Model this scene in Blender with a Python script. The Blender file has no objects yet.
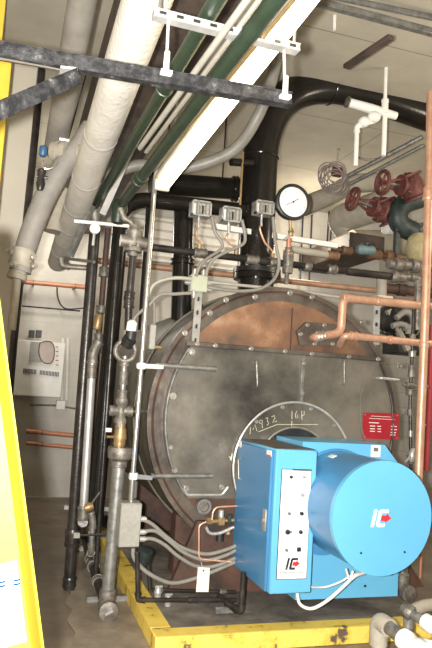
import bpy, math, random
from mathutils import Vector, Matrix, Quaternion
random.seed(7)
sc = bpy.context.scene
COL = sc.collection
V = Vector

# ------------------------------------------------------------------ camera
F = 650.0
VPY = (10.0, 375.0)          # where lines running into the room meet
VPZ = (585.0, -5740.0)       # where plumb lines meet
CAM = V((0, 0, 1.5))
dy = V((VPY[0]-216, 324-VPY[1], -F)).normalized()
dz = V((VPZ[0]-216, 324-VPZ[1], -F)).normalized()
dz = (dz - dy*dz.dot(dy)).normalized()
dx = dy.cross(dz)
R = Matrix((dx, dy, dz))      # camera vector -> world vector
cam_d = bpy.data.cameras.new('camera')
cam = bpy.data.objects.new('camera', cam_d)
COL.objects.link(cam)
cam.matrix_world = Matrix.Translation(CAM) @ R.to_4x4()
cam_d.sensor_fit = 'VERTICAL'
cam_d.sensor_height = 36
cam_d.sensor_width = 24
cam_d.lens = 36*F/648
cam_d.clip_start = 0.02
sc.camera = cam

# ------------------------------------------------------------------ world, lights, exposure
w = bpy.data.worlds.new('world')
sc.world = w
w.use_nodes = True
w.node_tree.nodes['Background'].inputs[0].default_value = (1.0, .93, .82, 1)
w.node_tree.nodes['Background'].inputs[1].default_value = 0.32

def area(name, loc, target, size, power, color, size_y=None):
    l = bpy.data.lights.new(name, 'AREA')
    l.energy = power
    l.color = color
    l.size = size
    if size_y:
        l.shape = 'RECTANGLE'
        l.size_y = size_y
    o = bpy.data.objects.new(name, l)
    COL.objects.link(o)
    o.location = loc
    o.rotation_euler = (V(target)-V(loc)).to_track_quat('-Z', 'Y').to_euler()
    return o

fl = CAM + R @ V((-0.085, 0.01, 0.0))
area('flash', fl, fl + R @ V((0, .1, -1)), 0.05, 300, (1.0, .97, .93))
def fill_point(name, loc, power, rad=.25, color=(1.0, .89, .72)):  # unseen point lights added to lift the ambient level, no fixtures behind them
    l = bpy.data.lights.new(name, 'POINT')
    l.energy = power; l.color = color; l.shadow_soft_size = rad
    o = bpy.data.objects.new(name, l); COL.objects.link(o); o.location = loc
fill_point('fill_light_rear', (1.2, -1.2, 3.0), 68)
fill_point('fill_light_right', (4.3, 3.6, 3.2), 60)
fill_point('fill_light_back', (.35, 7.6, 3.2), 42, color=(1, .93, .82))
fill_point('fill_light_far', (3.6, 7.6, 3.5), 40)
vs = sc.view_settings
vs.view_transform = 'Standard'
vs.look = 'None'
vs.gamma = 1
vs.exposure = 0.18
vs.use_curve_mapping = False

# ------------------------------------------------------------------ pixel rays -> world points
def ray(px, py):
    return R @ V((px-216, 324-py, -F))
def P(px, py, Y):
    d = ray(px, py)
    return CAM + d*(Y/d.y)
def PZ(px, py, Z):
    d = ray(px, py)
    return CAM + d*((Z-CAM.z)/d.z)
def PP(lst, Y):
    return [P(q[0], q[1], q[2] if len(q) > 2 else Y) for q in lst]

# ------------------------------------------------------------------ materials
def mat(name, c1, c2=None, scale=6, rough=.5, metal=0.0, bump=.0, c3=None, detail=6, lo=.35, hi=.65, stretch=None, spec=None):
    m = bpy.data.materials.new(name)
    m.use_nodes = True
    nt = m.node_tree
    b = nt.nodes['Principled BSDF']
    b.inputs['Roughness'].default_value = rough
    b.inputs['Metallic'].default_value = metal
    if spec is not None:
        b.inputs['Specular IOR Level'].default_value = spec
    if c2 is None:
        c2 = tuple(x*.82 for x in c1)
    tc = nt.nodes.new('ShaderNodeTexCoord')
    mp = nt.nodes.new('ShaderNodeMapping')
    if stretch:
        mp.inputs['Scale'].default_value = stretch
    nt.links.new(tc.outputs['Object'], mp.inputs['Vector'])
    n = nt.nodes.new('ShaderNodeTexNoise')
    n.inputs['Scale'].default_value = scale
    n.inputs['Detail'].default_value = detail
    n.inputs['Roughness'].default_value = .62
    nt.links.new(mp.outputs[0], n.inputs['Vector'])
    r = nt.nodes.new('ShaderNodeValToRGB')
    r.color_ramp.elements[0].position = lo
    r.color_ramp.elements[0].color = (*c1, 1)
    r.color_ramp.elements[1].position = hi
    r.color_ramp.elements[1].color = (*c2, 1)
    if c3:
        e = r.color_ramp.elements.new(min(.98, hi+.12))
        e.color = (*c3, 1)
    nt.links.new(n.outputs['Fac'], r.inputs['Fac'])
    nt.links.new(r.outputs[0], b.inputs['Base Color'])
    if bump:
        n2 = nt.nodes.new('ShaderNodeTexNoise')
        n2.inputs['Scale'].default_value = scale*6
        n2.inputs['Detail'].default_value = 4
        nt.links.new(mp.outputs[0], n2.inputs['Vector'])
        bp = nt.nodes.new('ShaderNodeBump')
        bp.inputs['Strength'].default_value = bump
        bp.inputs['Distance'].default_value = .01
        nt.links.new(n2.outputs['Fac'], bp.inputs['Height'])
        nt.links.new(bp.outputs[0], b.inputs['Normal'])
    return m

def block_mat(name, col, mortar, w_, h_, axis='XZ', bump=.3):
    m = mat(name, col, tuple(x*.85 for x in col), 3, .8)
    nt = m.node_tree
    b = nt.nodes['Principled BSDF']
    tc = nt.nodes.new('ShaderNodeTexCoord')
    sp = nt.nodes.new('ShaderNodeSeparateXYZ')
    cb = nt.nodes.new('ShaderNodeCombineXYZ')
    nt.links.new(tc.outputs['Object'], sp.inputs[0])
    nt.links.new(sp.outputs[axis[0]], cb.inputs[0])
    nt.links.new(sp.outputs[axis[1]], cb.inputs[1])
    br = nt.nodes.new('ShaderNodeTexBrick')
    br.inputs['Scale'].default_value = 1
    br.inputs['Brick Width'].default_value = w_
    br.inputs['Row Height'].default_value = h_
    br.inputs['Mortar Size'].default_value = .006
    br.inputs['Mortar Smooth'].default_value = .3
    br.inputs['Mortar'].default_value = (*mortar, 1)
    src = b.inputs['Base Color'].links[0].from_socket
    nt.links.new(cb.outputs[0], br.inputs['Vector'])
    nt.links.new(src, br.inputs['Color1'])
    nt.links.new(src, br.inputs['Color2'])
    nt.links.new(br.outputs['Color'], b.inputs['Base Color'])
    return m

def emit(name, c, s):
    m = bpy.data.materials.new(name)
    m.use_nodes = True
    b = m.node_tree.nodes['Principled BSDF']
    b.inputs['Base Color'].default_value = (*c, 1)
    b.inputs['Emission Color'].default_value = (*c, 1)
    b.inputs['Emission Strength'].default_value = s
    return m

def glass(name):
    m = bpy.data.materials.new(name)
    m.use_nodes = True
    b = m.node_tree.nodes['Principled BSDF']
    b.inputs['Base Color'].default_value = (.95, .95, .92, 1)
    b.inputs['Transmission Weight'].default_value = 1
    b.inputs['Roughness'].default_value = .08
    b.inputs['IOR'].default_value = 1.2
    return m

MT = dict(
    floor=mat('stained_concrete', (.12, .093, .064), (.27, .22, .16), 1.9, .5, 0, .35, c3=(.34, .29, .22), detail=12),
    kerb_top=mat('dirty_concrete', (.10, .085, .07), (.25, .22, .18), 5, .7, 0, .4, c3=(.35, .31, .25)),
    kerb_yellow=mat('chipped_yellow_paint', (.12, .09, .06), (.75, .52, .07), 9, .6, 0, .3, lo=.34, hi=.4, c3=(.85, .62, .12)),
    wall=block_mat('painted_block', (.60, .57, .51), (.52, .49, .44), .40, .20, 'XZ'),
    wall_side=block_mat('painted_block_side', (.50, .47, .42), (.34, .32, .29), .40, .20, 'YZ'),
    ceil=block_mat('ceiling_panels', (.47, .43, .34), (.2, .18, .15), 3.2, 1.4, 'XY'),
    beam=mat('brown_steel', (.03, .024, .02), (.10, .07, .055), 5, .6, 0, .3),
    cream=mat('cream_paint', (.62, .57, .47), (.56, .51, .42), 3, .5),
    pillar=mat('pillar_paint', (.60, .55, .44), (.55, .5, .41), 2, .5),
    yellow=mat('yellow_paint', (.80, .58, .06), (.70, .48, .05), 5, .45),
    fiber=mat('yellow_fibreglass', (.33, .27, .008), (.29, .235, .007), 5, .6),
    label=mat('white_label', (.7, .7, .66), (.66, .66, .6), 5, .6),
    bluetext=mat('blue_print', (.003, .035, .10), None, 5, .8, spec=.1),
    insul=mat('white_pipe_jacket', (.60, .57, .51), (.50, .47, .41), 7, .6, 0, .5, c3=(.36, .33, .28), detail=10),
    insulg=mat('grey_pipe_jacket', (.20, .185, .16), (.27, .25, .22), 6, .65, 0, .2),
    insulc=mat('cream_pipe_jacket', (.40, .36, .29), (.30, .27, .21), 8, .6, 0, .25, c3=(.48, .44, .36), detail=10),
    tape=mat('jacket_tape', (.5, .47, .42), None, 6, .7),
    strutd=mat('dark_strut', (.018, .018, .02), (.06, .06, .062), 30, .38, .3, .3, c3=(.26, .26, .26), detail=10, lo=.42, hi=.62),
    galv=mat('galvanized_steel', (.42, .42, .40), (.58, .57, .54), 12, .38, .55, .1),
    galvd=mat('dull_galvanized', (.15, .148, .135), (.30, .295, .27), 18, .4, .5, .2, detail=8),
    chrome=mat('bright_conduit', (.72, .71, .68), (.6, .59, .56), 10, .22, .9),
    black=mat('black_pipe_paint', (.008, .007, .006), (.014, .012, .009), 5, .2, 0, .06, spec=.4),
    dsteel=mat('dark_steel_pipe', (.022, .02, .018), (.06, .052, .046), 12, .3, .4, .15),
    mal=mat('malleable_fitting', (.10, .09, .075), (.26, .235, .2), 22, .42, .4, .35, c3=(.4, .36, .3), detail=8),
    green=mat('green_pipe_paint', (.016, .028, .016), (.026, .044, .026), 8, .4, 0, .15),
    conduitg=mat('grey_flexible_conduit', (.19, .18, .155), (.25, .235, .205), 10, .45, 0, .1),
    conduitw=mat('pale_conduit', (.44, .42, .36), (.38, .36, .31), 10, .4, .2),
    copper=mat('copper', (.66, .40, .27), (.50, .27, .17), 10, .4, .35, .1, c3=(.75, .6, .46)),
    copperd=mat('oxidised_copper', (.42, .17, .10), (.55, .26, .15), 8, .5, .3),
    brass=mat('brass', (.38, .26, .12), (.28, .19, .09), 18, .4, .5, .2, c3=(.5, .36, .18)),
    shell=mat('boiler_shell', (.075, .066, .048), (.17, .15, .105), 4, .5, .1, .25, detail=10),
    plate=mat('door_plate', (.045, .042, .037), (.21, .19, .155), 1.7, .36, .3, .35, c3=(.30, .17, .08), detail=12, lo=.33, hi=.6),
    flange=mat('flange_steel', (.055, .042, .034), (.15, .125, .10), 4, .42, .3, .3, c3=(.22, .13, .08), detail=12),
    rust=mat('rusted_sheet', (.07, .045, .035), (.24, .12, .06), 2.6, .6, .1, .35, c3=(.38, .24, .15), detail=12, lo=.34, hi=.56),
    rustd=mat('dark_rust', (.035, .022, .018), (.13, .065, .042), 4, .6, .1, .3, c3=(.18, .12, .09), detail=10),
    bolt=mat('bolt_steel', (.45, .43, .38), (.3, .28, .24), 20, .35, .6),
    blue=mat('blue_enamel', (.06, .225, .44), (.055, .205, .40), 2, .3),
    bluel=mat('light_blue_enamel', (.135, .44, .68), (.12, .41, .64), 2, .3),
    black2=mat('black_rubber', (.012, .012, .012), (.025, .025, .025), 10, .45),
    panel=mat('white_panel', (.85, .86, .84), (.8, .81, .8), 4, .4),
    red=mat('red_plate', (.36, .015, .03), (.30, .012, .02), 6, .35),
    redv=mat('red_iron', (.09, .026, .024), (.19, .062, .05), 18, .6, .1, .4, detail=9),
    redp=mat('red_pipe_paint', (.42, .05, .06), None, 6, .5),
    redlogo=mat('red_print', (.65, .03, .04), None, 6, .5),
    white=mat('white_plastic', (.82, .80, .74), (.74, .72, .66), 8, .45),
    chalk=mat('chalk', (.62, .58, .42), None, 30, .9),
    teal=mat('dark_teal_iron', (.012, .02, .018), (.035, .05, .046), 14, .5, .1, .2),
    cable=mat('grey_cable', (.16, .13, .12), (.25, .21, .2), 15, .5),
    tag=mat('paper_tag', (.85, .80, .66), None, 8, .7),
    box=mat('grey_box_enamel', (.33, .32, .28), (.27, .26, .225), 40, .45, detail=8),
    boxd=mat('box_interior', (.22, .20, .16), (.45, .43, .38), 60, .4),
    glass=glass('clear_cover'),
    tube=emit('lit_tube', (1.0, .84, .50), 6.0),
    fix=mat('fixture_enamel', (.55, .53, .45), None, 5, .4),
    ylw=mat('pale_yellow_jacket', (.42, .36, .19), (.30, .25, .13), 12, .8, 0, .5),
    face=mat('gauge_face', (.85, .85, .82), None, 5, .4),
)

# ------------------------------------------------------------------ mesh building
class M:
    def __init__(s):
        s.v = []; s.f = []
    def add(s, vs, fs):
        n = len(s.v)
        s.v += [V(a) for a in vs]
        s.f += [[i+n for i in f] for f in fs]
        return s
    def box(s, c, size, rot=None, bev=0.0):
        c = V(c)
        x, y, z = [a/2 for a in size]
        b = min(bev, x*.9, y*.9, z*.9)
        if b <= 0:
            pts = [V((i*x, j*y, k*z)) for i in (-1, 1) for j in (-1, 1) for k in (-1, 1)]
            fs = [(0, 1, 3, 2), (4, 6, 7, 5), (0, 4, 5, 1), (2, 3, 7, 6), (0, 2, 6, 4), (1, 5, 7, 3)]
        else:
            pts = []; idx = {}
            for i in (-1, 1):
                for j in (-1, 1):
                    for k in (-1, 1):
                        idx[i, j, k, 0] = len(pts); pts.append(V((i*x, j*(y-b), k*(z-b))))
                        idx[i, j, k, 1] = len(pts); pts.append(V((i*(x-b), j*y, k*(z-b))))
                        idx[i, j, k, 2] = len(pts); pts.append(V((i*(x-b), j*(y-b), k*z)))
            fs = []
            for i in (-1, 1):
                fs.append([idx[i, j, k, 0] for j, k in ((-1, -1), (1, -1), (1, 1), (-1, 1))][::i])
                fs.append([idx[j, i, k, 1] for j, k in ((-1, -1), (-1, 1), (1, 1), (1, -1))][::i])
                fs.append([idx[j, k, i, 2] for j, k in ((-1, -1), (1, -1), (1, 1), (-1, 1))][::i])
            for i in (-1, 1):
                for j in (-1, 1):
                    q = i*j
                    fs.append([idx[i, j, -1, 0], idx[i, j, -1, 1], idx[i, j, 1, 1], idx[i, j, 1, 0]][::q])
                    fs.append([idx[i, -1, j, 0], idx[i, 1, j, 0], idx[i, 1, j, 2], idx[i, -1, j, 2]][::q])
                    fs.append([idx[-1, i, j, 1], idx[-1, i, j, 2], idx[1, i, j, 2], idx[1, i, j, 1]][::q])
            for i in (-1, 1):
                for j in (-1, 1):
                    for k in (-1, 1):
                        fs.append([idx[i, j, k, 0], idx[i, j, k, 1], idx[i, j, k, 2]][::i*j*k])
        if rot is not None:
            pts = [rot @ p for p in pts]
        return s.add([c+p for p in pts], fs)
    def bar(s, a, b, w_, h_, up=(0, 0, 1), bev=0.0):
        a, b = V(a), V(b)
        d = (b-a)
        L = d.length
        y = d.normalized()
        x = y.cross(V(up)).normalized()
        z = x.cross(y)
        rot = Matrix((x, y, z)).transposed()
        return s.box((a+b)/2, (w_, L, h_), rot, bev)
    def tube(s, pts, r, n=14, cap=True, radii=None):
        pts = [V(p) for p in pts]
        k = len(pts)
        t = [(pts[min(i+1, k-1)]-pts[max(i-1, 0)]).normalized() for i in range(k)]
        u = t[0].orthogonal().normalized()
        vs = []
        for i in range(k):
            if i:
                u = (u - t[i]*u.dot(t[i]))
                u = u.normalized() if u.length > 1e-6 else t[i].orthogonal().normalized()
            v = t[i].cross(u)
            rr = radii[i] if radii else r
            for j in range(n):
                a = 2*math.pi*j/n
                vs.append(pts[i]+(u*math.cos(a)+v*math.sin(a))*rr)
        fs = []
        for i in range(k-1):
            for j in range(n):
                a = i*n+j; b = i*n+(j+1) % n
                fs.append((a, b, b+n, a+n))
        if cap:
            fs.append(list(range(n))[::-1])
            fs.append([(k-1)*n+j for j in range(n)])
        return s.add(vs, fs)
    def lathe(s, prof, o, ax, n=24, cap=True):
        """prof: (distance along ax, radius)"""
        o, ax = V(o), V(ax).normalized()
        u = ax.orthogonal().normalized(); v = ax.cross(u)
        vs = []
        for (h, r) in prof:
            for j in range(n):
                a = 2*math.pi*j/n
                vs.append(o+ax*h+(u*math.cos(a)+v*math.sin(a))*max(r, 1e-4))
        fs = []
        for i in range(len(prof)-1):
            for j in range(n):
                a = i*n+j; b = i*n+(j+1) % n
                fs.append((a, b, b+n, a+n))
        if cap:
            fs.append(list(range(n))[::-1])
            fs.append([(len(prof)-1)*n+j for j in range(n)])
        return s.add(vs, fs)
    def ring(s, o, ax, R_, r, n=32, m=10):
        o, ax = V(o), V(ax).normalized()
        u = ax.orthogonal().normalized(); v = ax.cross(u)
        vs = []; fs = []
        for i in range(n):
            a = 2*math.pi*i/n
            d = u*math.cos(a)+v*math.sin(a)
            for j in range(m):
                b = 2*math.pi*j/m
                vs.append(o+d*(R_+r*math.cos(b))+ax*r*math.sin(b))
        for i in range(n):
            for j in range(m):
                fs.append((i*m+j, ((i+1) % n)*m+j, ((i+1) % n)*m+(j+1) % m, i*m+(j+1) % m))
        return s.add(vs, fs)
    def prism(s, poly, off):
        """planar polygon (world points) pushed by vector off"""
        poly = [V(p) for p in poly]; off = V(off); n = len(poly)
        fs = [list(range(n)), [n+i for i in range(n)][::-1]]
        fs += [(i, n+i, n+(i+1) % n, (i+1) % n) for i in range(n)]
        return s.add(poly+[p+off for p in poly], fs)
    def bolt(s, o, ax, r, h):
        return s.lathe([(0, r*1.35), (h*.25, r*1.35), (h*.25, r), (h, r*.92)], o, ax, 6)
    def ball(s, o, r, n=16, sq=1.0):
        return s.lathe([(-r*math.cos(math.pi*i/8)*sq, r*math.sin(math.pi*i/8)) for i in range(9)], o, (0, 0, 1), n)
    def build(s, name, m, parent=None, angle=40):
        base = V((0, 0, 0))
        if parent is not None:
            q = parent
            while q is not None:
                base += q.location; q = q.parent
            loc = V((0, 0, 0))
        else:
            xs = [p.x for p in s.v]; ys = [p.y for p in s.v]; zs = [p.z for p in s.v]
            base = V(((min(xs)+max(xs))/2, (min(ys)+max(ys))/2, min(zs)))
            loc = base
        me = bpy.data.meshes.new(name)
        me.from_pydata([tuple(p-base) for p in s.v], [], s.f)
        me.materials.append(m)
        import bmesh
        bm = bmesh.new(); bm.from_mesh(me)
        bmesh.ops.recalc_face_normals(bm, faces=bm.faces)
        bm.to_mesh(me); bm.free()
        me.polygons.foreach_set('use_smooth', [True]*len(me.polygons))
        me.set_sharp_from_angle(angle=math.radians(angle))
        o = bpy.data.objects.new(name, me)
        COL.objects.link(o)
        o.parent = parent
        o.location = loc
        return o

def tag(o, label, cat, group=None):
    o['label'] = label; o['category'] = cat
    if group: o['group'] = group
    return o
def thing(name, label, cat, loc, group=None):
    o = bpy.data.objects.new(name, None)
    COL.objects.link(o)
    o.location = V(loc); o.empty_display_size = .05
    return tag(o, label, cat, group)
def struct(o):
    o['kind'] = 'structure'; return o

def fillet(pts, rad, n=6):
    pts = [V(p) for p in pts]
    out = [pts[0]]
    for i in range(1, len(pts)-1):
        a, b, c = pts[i-1], pts[i], pts[i+1]
        u = (a-b); w_ = (c-b)
        r_ = min(rad, u.length*.48, w_.length*.48)
        p0 = b+u.normalized()*r_; p1 = b+w_.normalized()*r_
        for k in range(n+1):
            t = k/n
            out.append(p0*(1-t)**2+b*2*t*(1-t)+p1*t*t)
    out.append(pts[-1])
    return out
def spline(pts, n=8):
    pts = [V(p) for p in pts]
    q = [pts[0]*2-pts[1]]+pts+[pts[-1]*2-pts[-2]]
    out = []
    for i in range(1, len(q)-2):
        a, b, c, d = q[i-1:i+3]
        for k in range(n):
            t = k/n
            out.append(.5*((2*b)+(c-a)*t+(2*a-5*b+4*c-d)*t*t+(-a+3*b-3*c+d)*t**3))
    out.append(pts[-1])
    return out
def at(pts, i, t):
    return V(pts[i]).lerp(V(pts[i+1]), t)

def pipe(name, label, cat, pts, r, m, group=None, rad=None, fits=(), fmat=None, flange=(), n=16):
    """pipe run: elbows rounded; fits = (segment, t, length, factor) couplings as parts"""
    pts = [V(p) for p in pts]
    o = M().tube(fillet(pts, rad if rad is not None else r*2.5), r, n).build(name, m)
    tag(o, label, cat, group)
    # place origin-based children
    for (i, t, L, k) in fits:
        c = at(pts, i, t); d = (pts[i+1]-pts[i]).normalized()
        g = M().lathe([(-L/2, r*k), (-L/2+L*.15, r*k*1.08), (-L*.3, r*k*1.08), (-L*.28, r*k*.97), (L*.28, r*k*.97), (L*.3, r*k*1.08), (L/2-L*.15, r*k*1.08), (L/2, r*k)], c, d, n)
        g.build('coupling', fmat or m, o)
    for i in range(1, len(pts)-1):
        if fmat:
            a = (pts[i-1]-pts[i]).normalized(); b = (pts[i+1]-pts[i]).normalized()
            L = r*2.6
            g = M().tube(fillet([pts[i]+a*L, pts[i], pts[i]+b*L], r*2.0), r*1.22, n)
            for dd in (a, b):
                g.lathe([(-r*.5, r*1.4), (r*.3, r*1.4)], pts[i]+dd*L, dd, n)
            g.build('elbow_fitting', fmat, o)
    return o

# ================================================================== STRUCTURE
X0, X1 = -1.6, 5.2
YB = 8.6
ZC = 4.2
struct(M().box(((X0+X1)/2, 2.8, -.05), (X1-X0, 11.6, .1)).build('floor', MT['floor']))
struct(M().box(((X0+X1)/2, 2.8, ZC+.05), (X1-X0, 11.6, .1)).build('ceiling', MT['ceil']))
struct(M().box(((X0+X1)/2, YB+.06, ZC/2), (X1-X0, .1, ZC)).build('wall_back', MT['wall']))
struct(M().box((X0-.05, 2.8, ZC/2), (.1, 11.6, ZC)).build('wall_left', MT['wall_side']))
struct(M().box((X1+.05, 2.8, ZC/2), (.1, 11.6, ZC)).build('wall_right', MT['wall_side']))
struct(M().box((1.4, -.0-3.0, ZC/2), (X1-X0-.4, .1, ZC)).build('wall_rear', MT['wall']))

# pillar at the left
pr = P(28, 180, 5.6)
xr = pr.x
struct(M().box((xr-.5, 5.9, ZC/2), (1.0, .6, ZC-.002), bev=.01).build('trim_1', MT['pillar']))

cpt = [(100, 553), (88, 566), (78, 577), (66, 586), (71, 595), (64, 604), (72, 611), (67, 622), (75, 634), (71, 650), (78, 664), (158, 664), (150, 630), (128, 588), (116, 562)]
tag(M().prism([PZ(x, y, .0005) for x, y in cpt], (0, 0, .009)).build('concrete_patch', mat('patch_concrete', (.20, .165, .12), (.31, .26, .195), 5, .6, 0, .4, detail=12)), 'ragged edged lighter concrete patch on the floor beside the plinth', 'floor patch')
# boiler plinth (kerb)
a = PZ(156, 636, .1); b = PZ(119, 569, .1)
kx0 = (a.x+b.x)/2; ky0 = a.y-.02
kx1 = 2.75
pl = thing('concrete_plinth', 'low concrete plinth with chipped yellow edge under the boiler', 'plinth', ((kx0+kx1)/2, (ky0+8)/2, 0))
M().box(((kx0+kx1)/2, (ky0+7.8)/2, .05), (kx1-kx0, 7.8-ky0, .1), bev=.012).build('slab', MT['kerb_top'], pl)
M().box(((kx0+kx1)/2, ky0-.004, .052), (kx1-kx0+.02, .012, .1), bev=.003).build('front_edge_paint', MT['kerb_yellow'], pl)
M().box(((kx0+kx1)/2, ky0+.06, .1015), (kx1-kx0, .12, .003)).build('top_edge_paint', MT['kerb_yellow'], pl)
M().box((kx0+.05, (ky0+6)/2+.07, .1015), (.12, 6-ky0-.14, .003)).build('side_edge_paint', MT['kerb_yellow'], pl)
M().box((kx0-.004, (ky0+6)/2, .052), (.012, 6-ky0, .1), bev=.003).build('side_paint', MT['kerb_yellow'], pl)

# ================================================================== BOILER
YF = 4.4
YFL = YF+.055
BC = P(278, 420, YFL)
BD = P(285.5, 421, YF-.055)
BR = .5*((P(278, 420, YFL)-P(147, 415, YFL)).length + (P(277, 287, YFL)-P(278, 420, YFL)).length)
BL = 2.6
root = thing('fire_tube_boiler', 'large round horizontal boiler with dark steel front doors and rusty top', 'boiler', (BC.x, YF+BL/2, .1))
ay = V((0, 1, 0))
M().lathe([(0.06, BR*.995), (BL, BR*.995)], (BC.x, YFL, BC.z), ay, 96).build('shell', MT['shell'], root)
M().lathe([(0, BR*.88), (0, BR), (.07, BR), (.07, BR*.88)], (BC.x, YFL-.02, BC.z), ay, 96, cap=False).build('front_flange', MT['flange'], root)
M().lathe([(0, BR*.955), (.02, BR*.975), (.03, BR*.955)], (BC.x, YFL-.035, BC.z), ay, 96, cap=False).build('gasket_rim', MT['rustd'], root)
M().lathe([(0, BR*1.012), (.04, BR*1.012), (.04, BR*.99)], (BC.x, YF+.5, BC.z), ay, 96, cap=False).build('shell_band', MT['shell'], root)
def disc_poly(R_, a0, a1, n=40, c=None):
    c = c or BD
    return [V((c.x+R_*math.cos(math.radians(a0+(a1-a0)*i/n)), 0, c.z+R_*math.sin(math.radians(a0+(a1-a0)*i/n)))) for i in range(n+1)]
def at_y(poly, y):
    return [V((p.x, y, p.z)) for p in poly]
zt = P(260, 350, YF).z          # joint between doors and upper sheet
ang = math.degrees(math.asin((zt-BC.z)/(BR*.89)))
M().prism(at_y(disc_poly(BR*.89, ang, 180-ang, c=BC), YFL-.03), (0, .04, 0)).build('upper_tube_sheet', MT['rust'], root)
sm_x = P(290, 320, YFL).x
M().box((sm_x, YFL-.034, BC.z+BR*.6), (.006, .008, BR*.5)).build('sheet_seam', MT['rustd'], root)
RD = BR*.90
ang2 = math.degrees(math.asin((zt-.01-BD.z)/RD))
xm = P(299, 370, YF).x
zb = P(205, 497, YF).z
angb = -math.degrees(math.asin((BD.z-zb)/RD))
# left door
lp = [p for p in disc_poly(RD, 180-ang2, 180-angb)]
lp += [V((xm-.006, 0, zb)), V((xm-.006, 0, zt-.01))]
M().prism(at_y(lp, YF-.055), (0, .09, 0)).build('left_door', MT['plate'], root)
rp = [p for p in disc_poly(RD, ang2, angb)]
rp += [V((xm+.006, 0, zb)), V((xm+.006, 0, zt-.01))]
M().prism(at_y(rp, YF-.055), (0, .09, 0)).build('right_door', MT['plate'], root)
M().prism(at_y(disc_poly(BR*.885, 180-ang, 360+ang, c=BC), YFL-.025), (0, .03, 0)).build('lower_sheet', MT['rustd'], root)
# raised edge angle round left door
for (R_, a0, a1) in ((RD, 180-ang2+2, 180-angb-2), (RD, ang2-2, angb+4)):
    q = at_y(disc_poly(R_, a0, a1), YF-.06)
    M().tube(q, .009, 8).build('door_edge_strip', MT['galvd'] if a0 > 90 else MT['dsteel'], root)
# joint flange bar
jl = P(186, 346, YF-.07); jr = P(384, 358, YF-.07)
j = M().bar((jl.x, YF-.065, zt), (jr.x, YF-.065, zt), .03, .035, bev=.004).build('joint_bar', MT['flange'], root)
for px in (197, 215, 251, 285, 312, 349, 378):
    q = P(px, 350, YF-.08)
    M().bolt((q.x, YF-.08, zt), (0, -1, 0), .013, .022).build('bolt', MT['bolt'], root)
# centre strip and lugs
M().box((xm, YF-.066, (zt+P(299, 405, YF).z)/2), (.028, .02, abs(zt-P(299, 405, YF).z)), bev=.004).build('centre_strip', MT['galvd'], root)
for py in (363, 393):
    q = P(299, py, YF-.07); M().bolt((xm, YF-.075, q.z), (0, -1, 0), .011, .02).build('bolt', MT['bolt'], root)
for (px, py) in ((192, 352), (173, 397), (170, 447), (185, 333), (255, 297), (226, 300), (312, 297), (340, 305), (362, 322), (399, 366), (405, 412), (186, 488), (221, 487), (210, 313), (290, 293), (174, 470)):
    q = P(px, py, YF-.05)
    M().bolt((q.x, YF-.058 if abs(px-280) < 110 and py > 350 else YF-.045, q.z), (0, -1, 0), .016, .03).build('bolt', MT['bolt'], root)
# washers large
for (px, py) in ((192, 352), (173, 396)):
    q = P(px, py, YF-.07); M().lathe([(0, .026), (.012, .024)], (q.x, YF-.06, q.z), (0, -1, 0)).build('washer', MT['bolt'], root)
# hinge rods
for (a, b, c) in (((158, 365), (216, 369), .018), ((154, 476), (212, 476), .017)):
    M().tube([P(*a, YF-.1), P(*b, YF-.1)], c).build('hinge_bar', MT['galvd'], root)
    for q in (a, b):
        e = P(*q, YF-.1); M().lathe([(0, .012), (.06, .012)], e, (0, 1, 0)).build('hinge_pin', MT['galvd'], root)
# grab handles
def handle(p0, p1, out=.05, r=.008, m='galvd'):
    a, b = P(*p0, YF-.05), P(*p1, YF-.05)
    o = V((0, -out, 0))
    M().tube(fillet([a, a+o, b+o, b], .02), r, 10).build('grab_handle', MT[m], root)
handle((254, 361), (255, 387)); handle((342, 360), (342, 384), .035); handle((377, 378), (396, 380), .05, .011, 'galv')
# ridge lines (stiffener outline right door)
q = spline(PP([(365, 380), (360, 400), (362, 430), (370, 450)], YF-.058)); M().tube(q, .006, 6).build('stiffener', MT['plate'], root)
# tray under left door
tr = [P(184, 488, YF-.06), P(187, 495, YF-.06), P(222, 495, YF-.06), P(228, 487, YF-.06)]
M().tube(fillet(tr, .02), .010, 8).build('lower_handle', MT['galv'], root)
# inspection port
q = P(203, 506, YF-.03)
M().lathe([(0, .052), (.03, .052), (.03, .036)], q, (0, -1, 0), 28, cap=False).build('port_ring', MT['galvd'], root)
M().lathe([(0, .036), (.018, .034)], q, (0, -1, 0), 28).build('port_plug', MT['mal'], root)
# burner mounting ring
BC2 = P(292, 466, YF-.06)
r2 = abs(P(292, 401, YF-.06).z-BC2.z)
M().lathe([(0, r2*.58), (0, r2*.96), (.0, r2), (.035, r2), (.035, r2*.58)], (BC2.x, YF-.09, BC2.z), ay, 72, cap=False).build('burner_ring', MT['plate'], root)
M().ring((BC2.x, YF-.092, BC2.z), ay, r2*.985, .009, 72, 8).build('burner_ring_rim', MT['galv'], root)
M().lathe([(0, .0), (0, r2*.58), (.05, r2*.58)], (BC2.x, YF-.105, BC2.z), ay, 48, cap=False).build('burner_throat', MT['black2'], root)
M().ring((BC2.x, YF-.1, BC2.z), ay, r2*.60, .008, 60, 8).build('throat_rim', MT['bolt'], root)
for i in range(12):
    a = math.radians(15+30*i)
    M().bolt((BC2.x+r2*.93*math.cos(a), YF-.09, BC2.z+r2*.93*math.sin(a)), (0, -1, 0), .011, .02).build('bolt', MT['bolt'], root)
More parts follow.
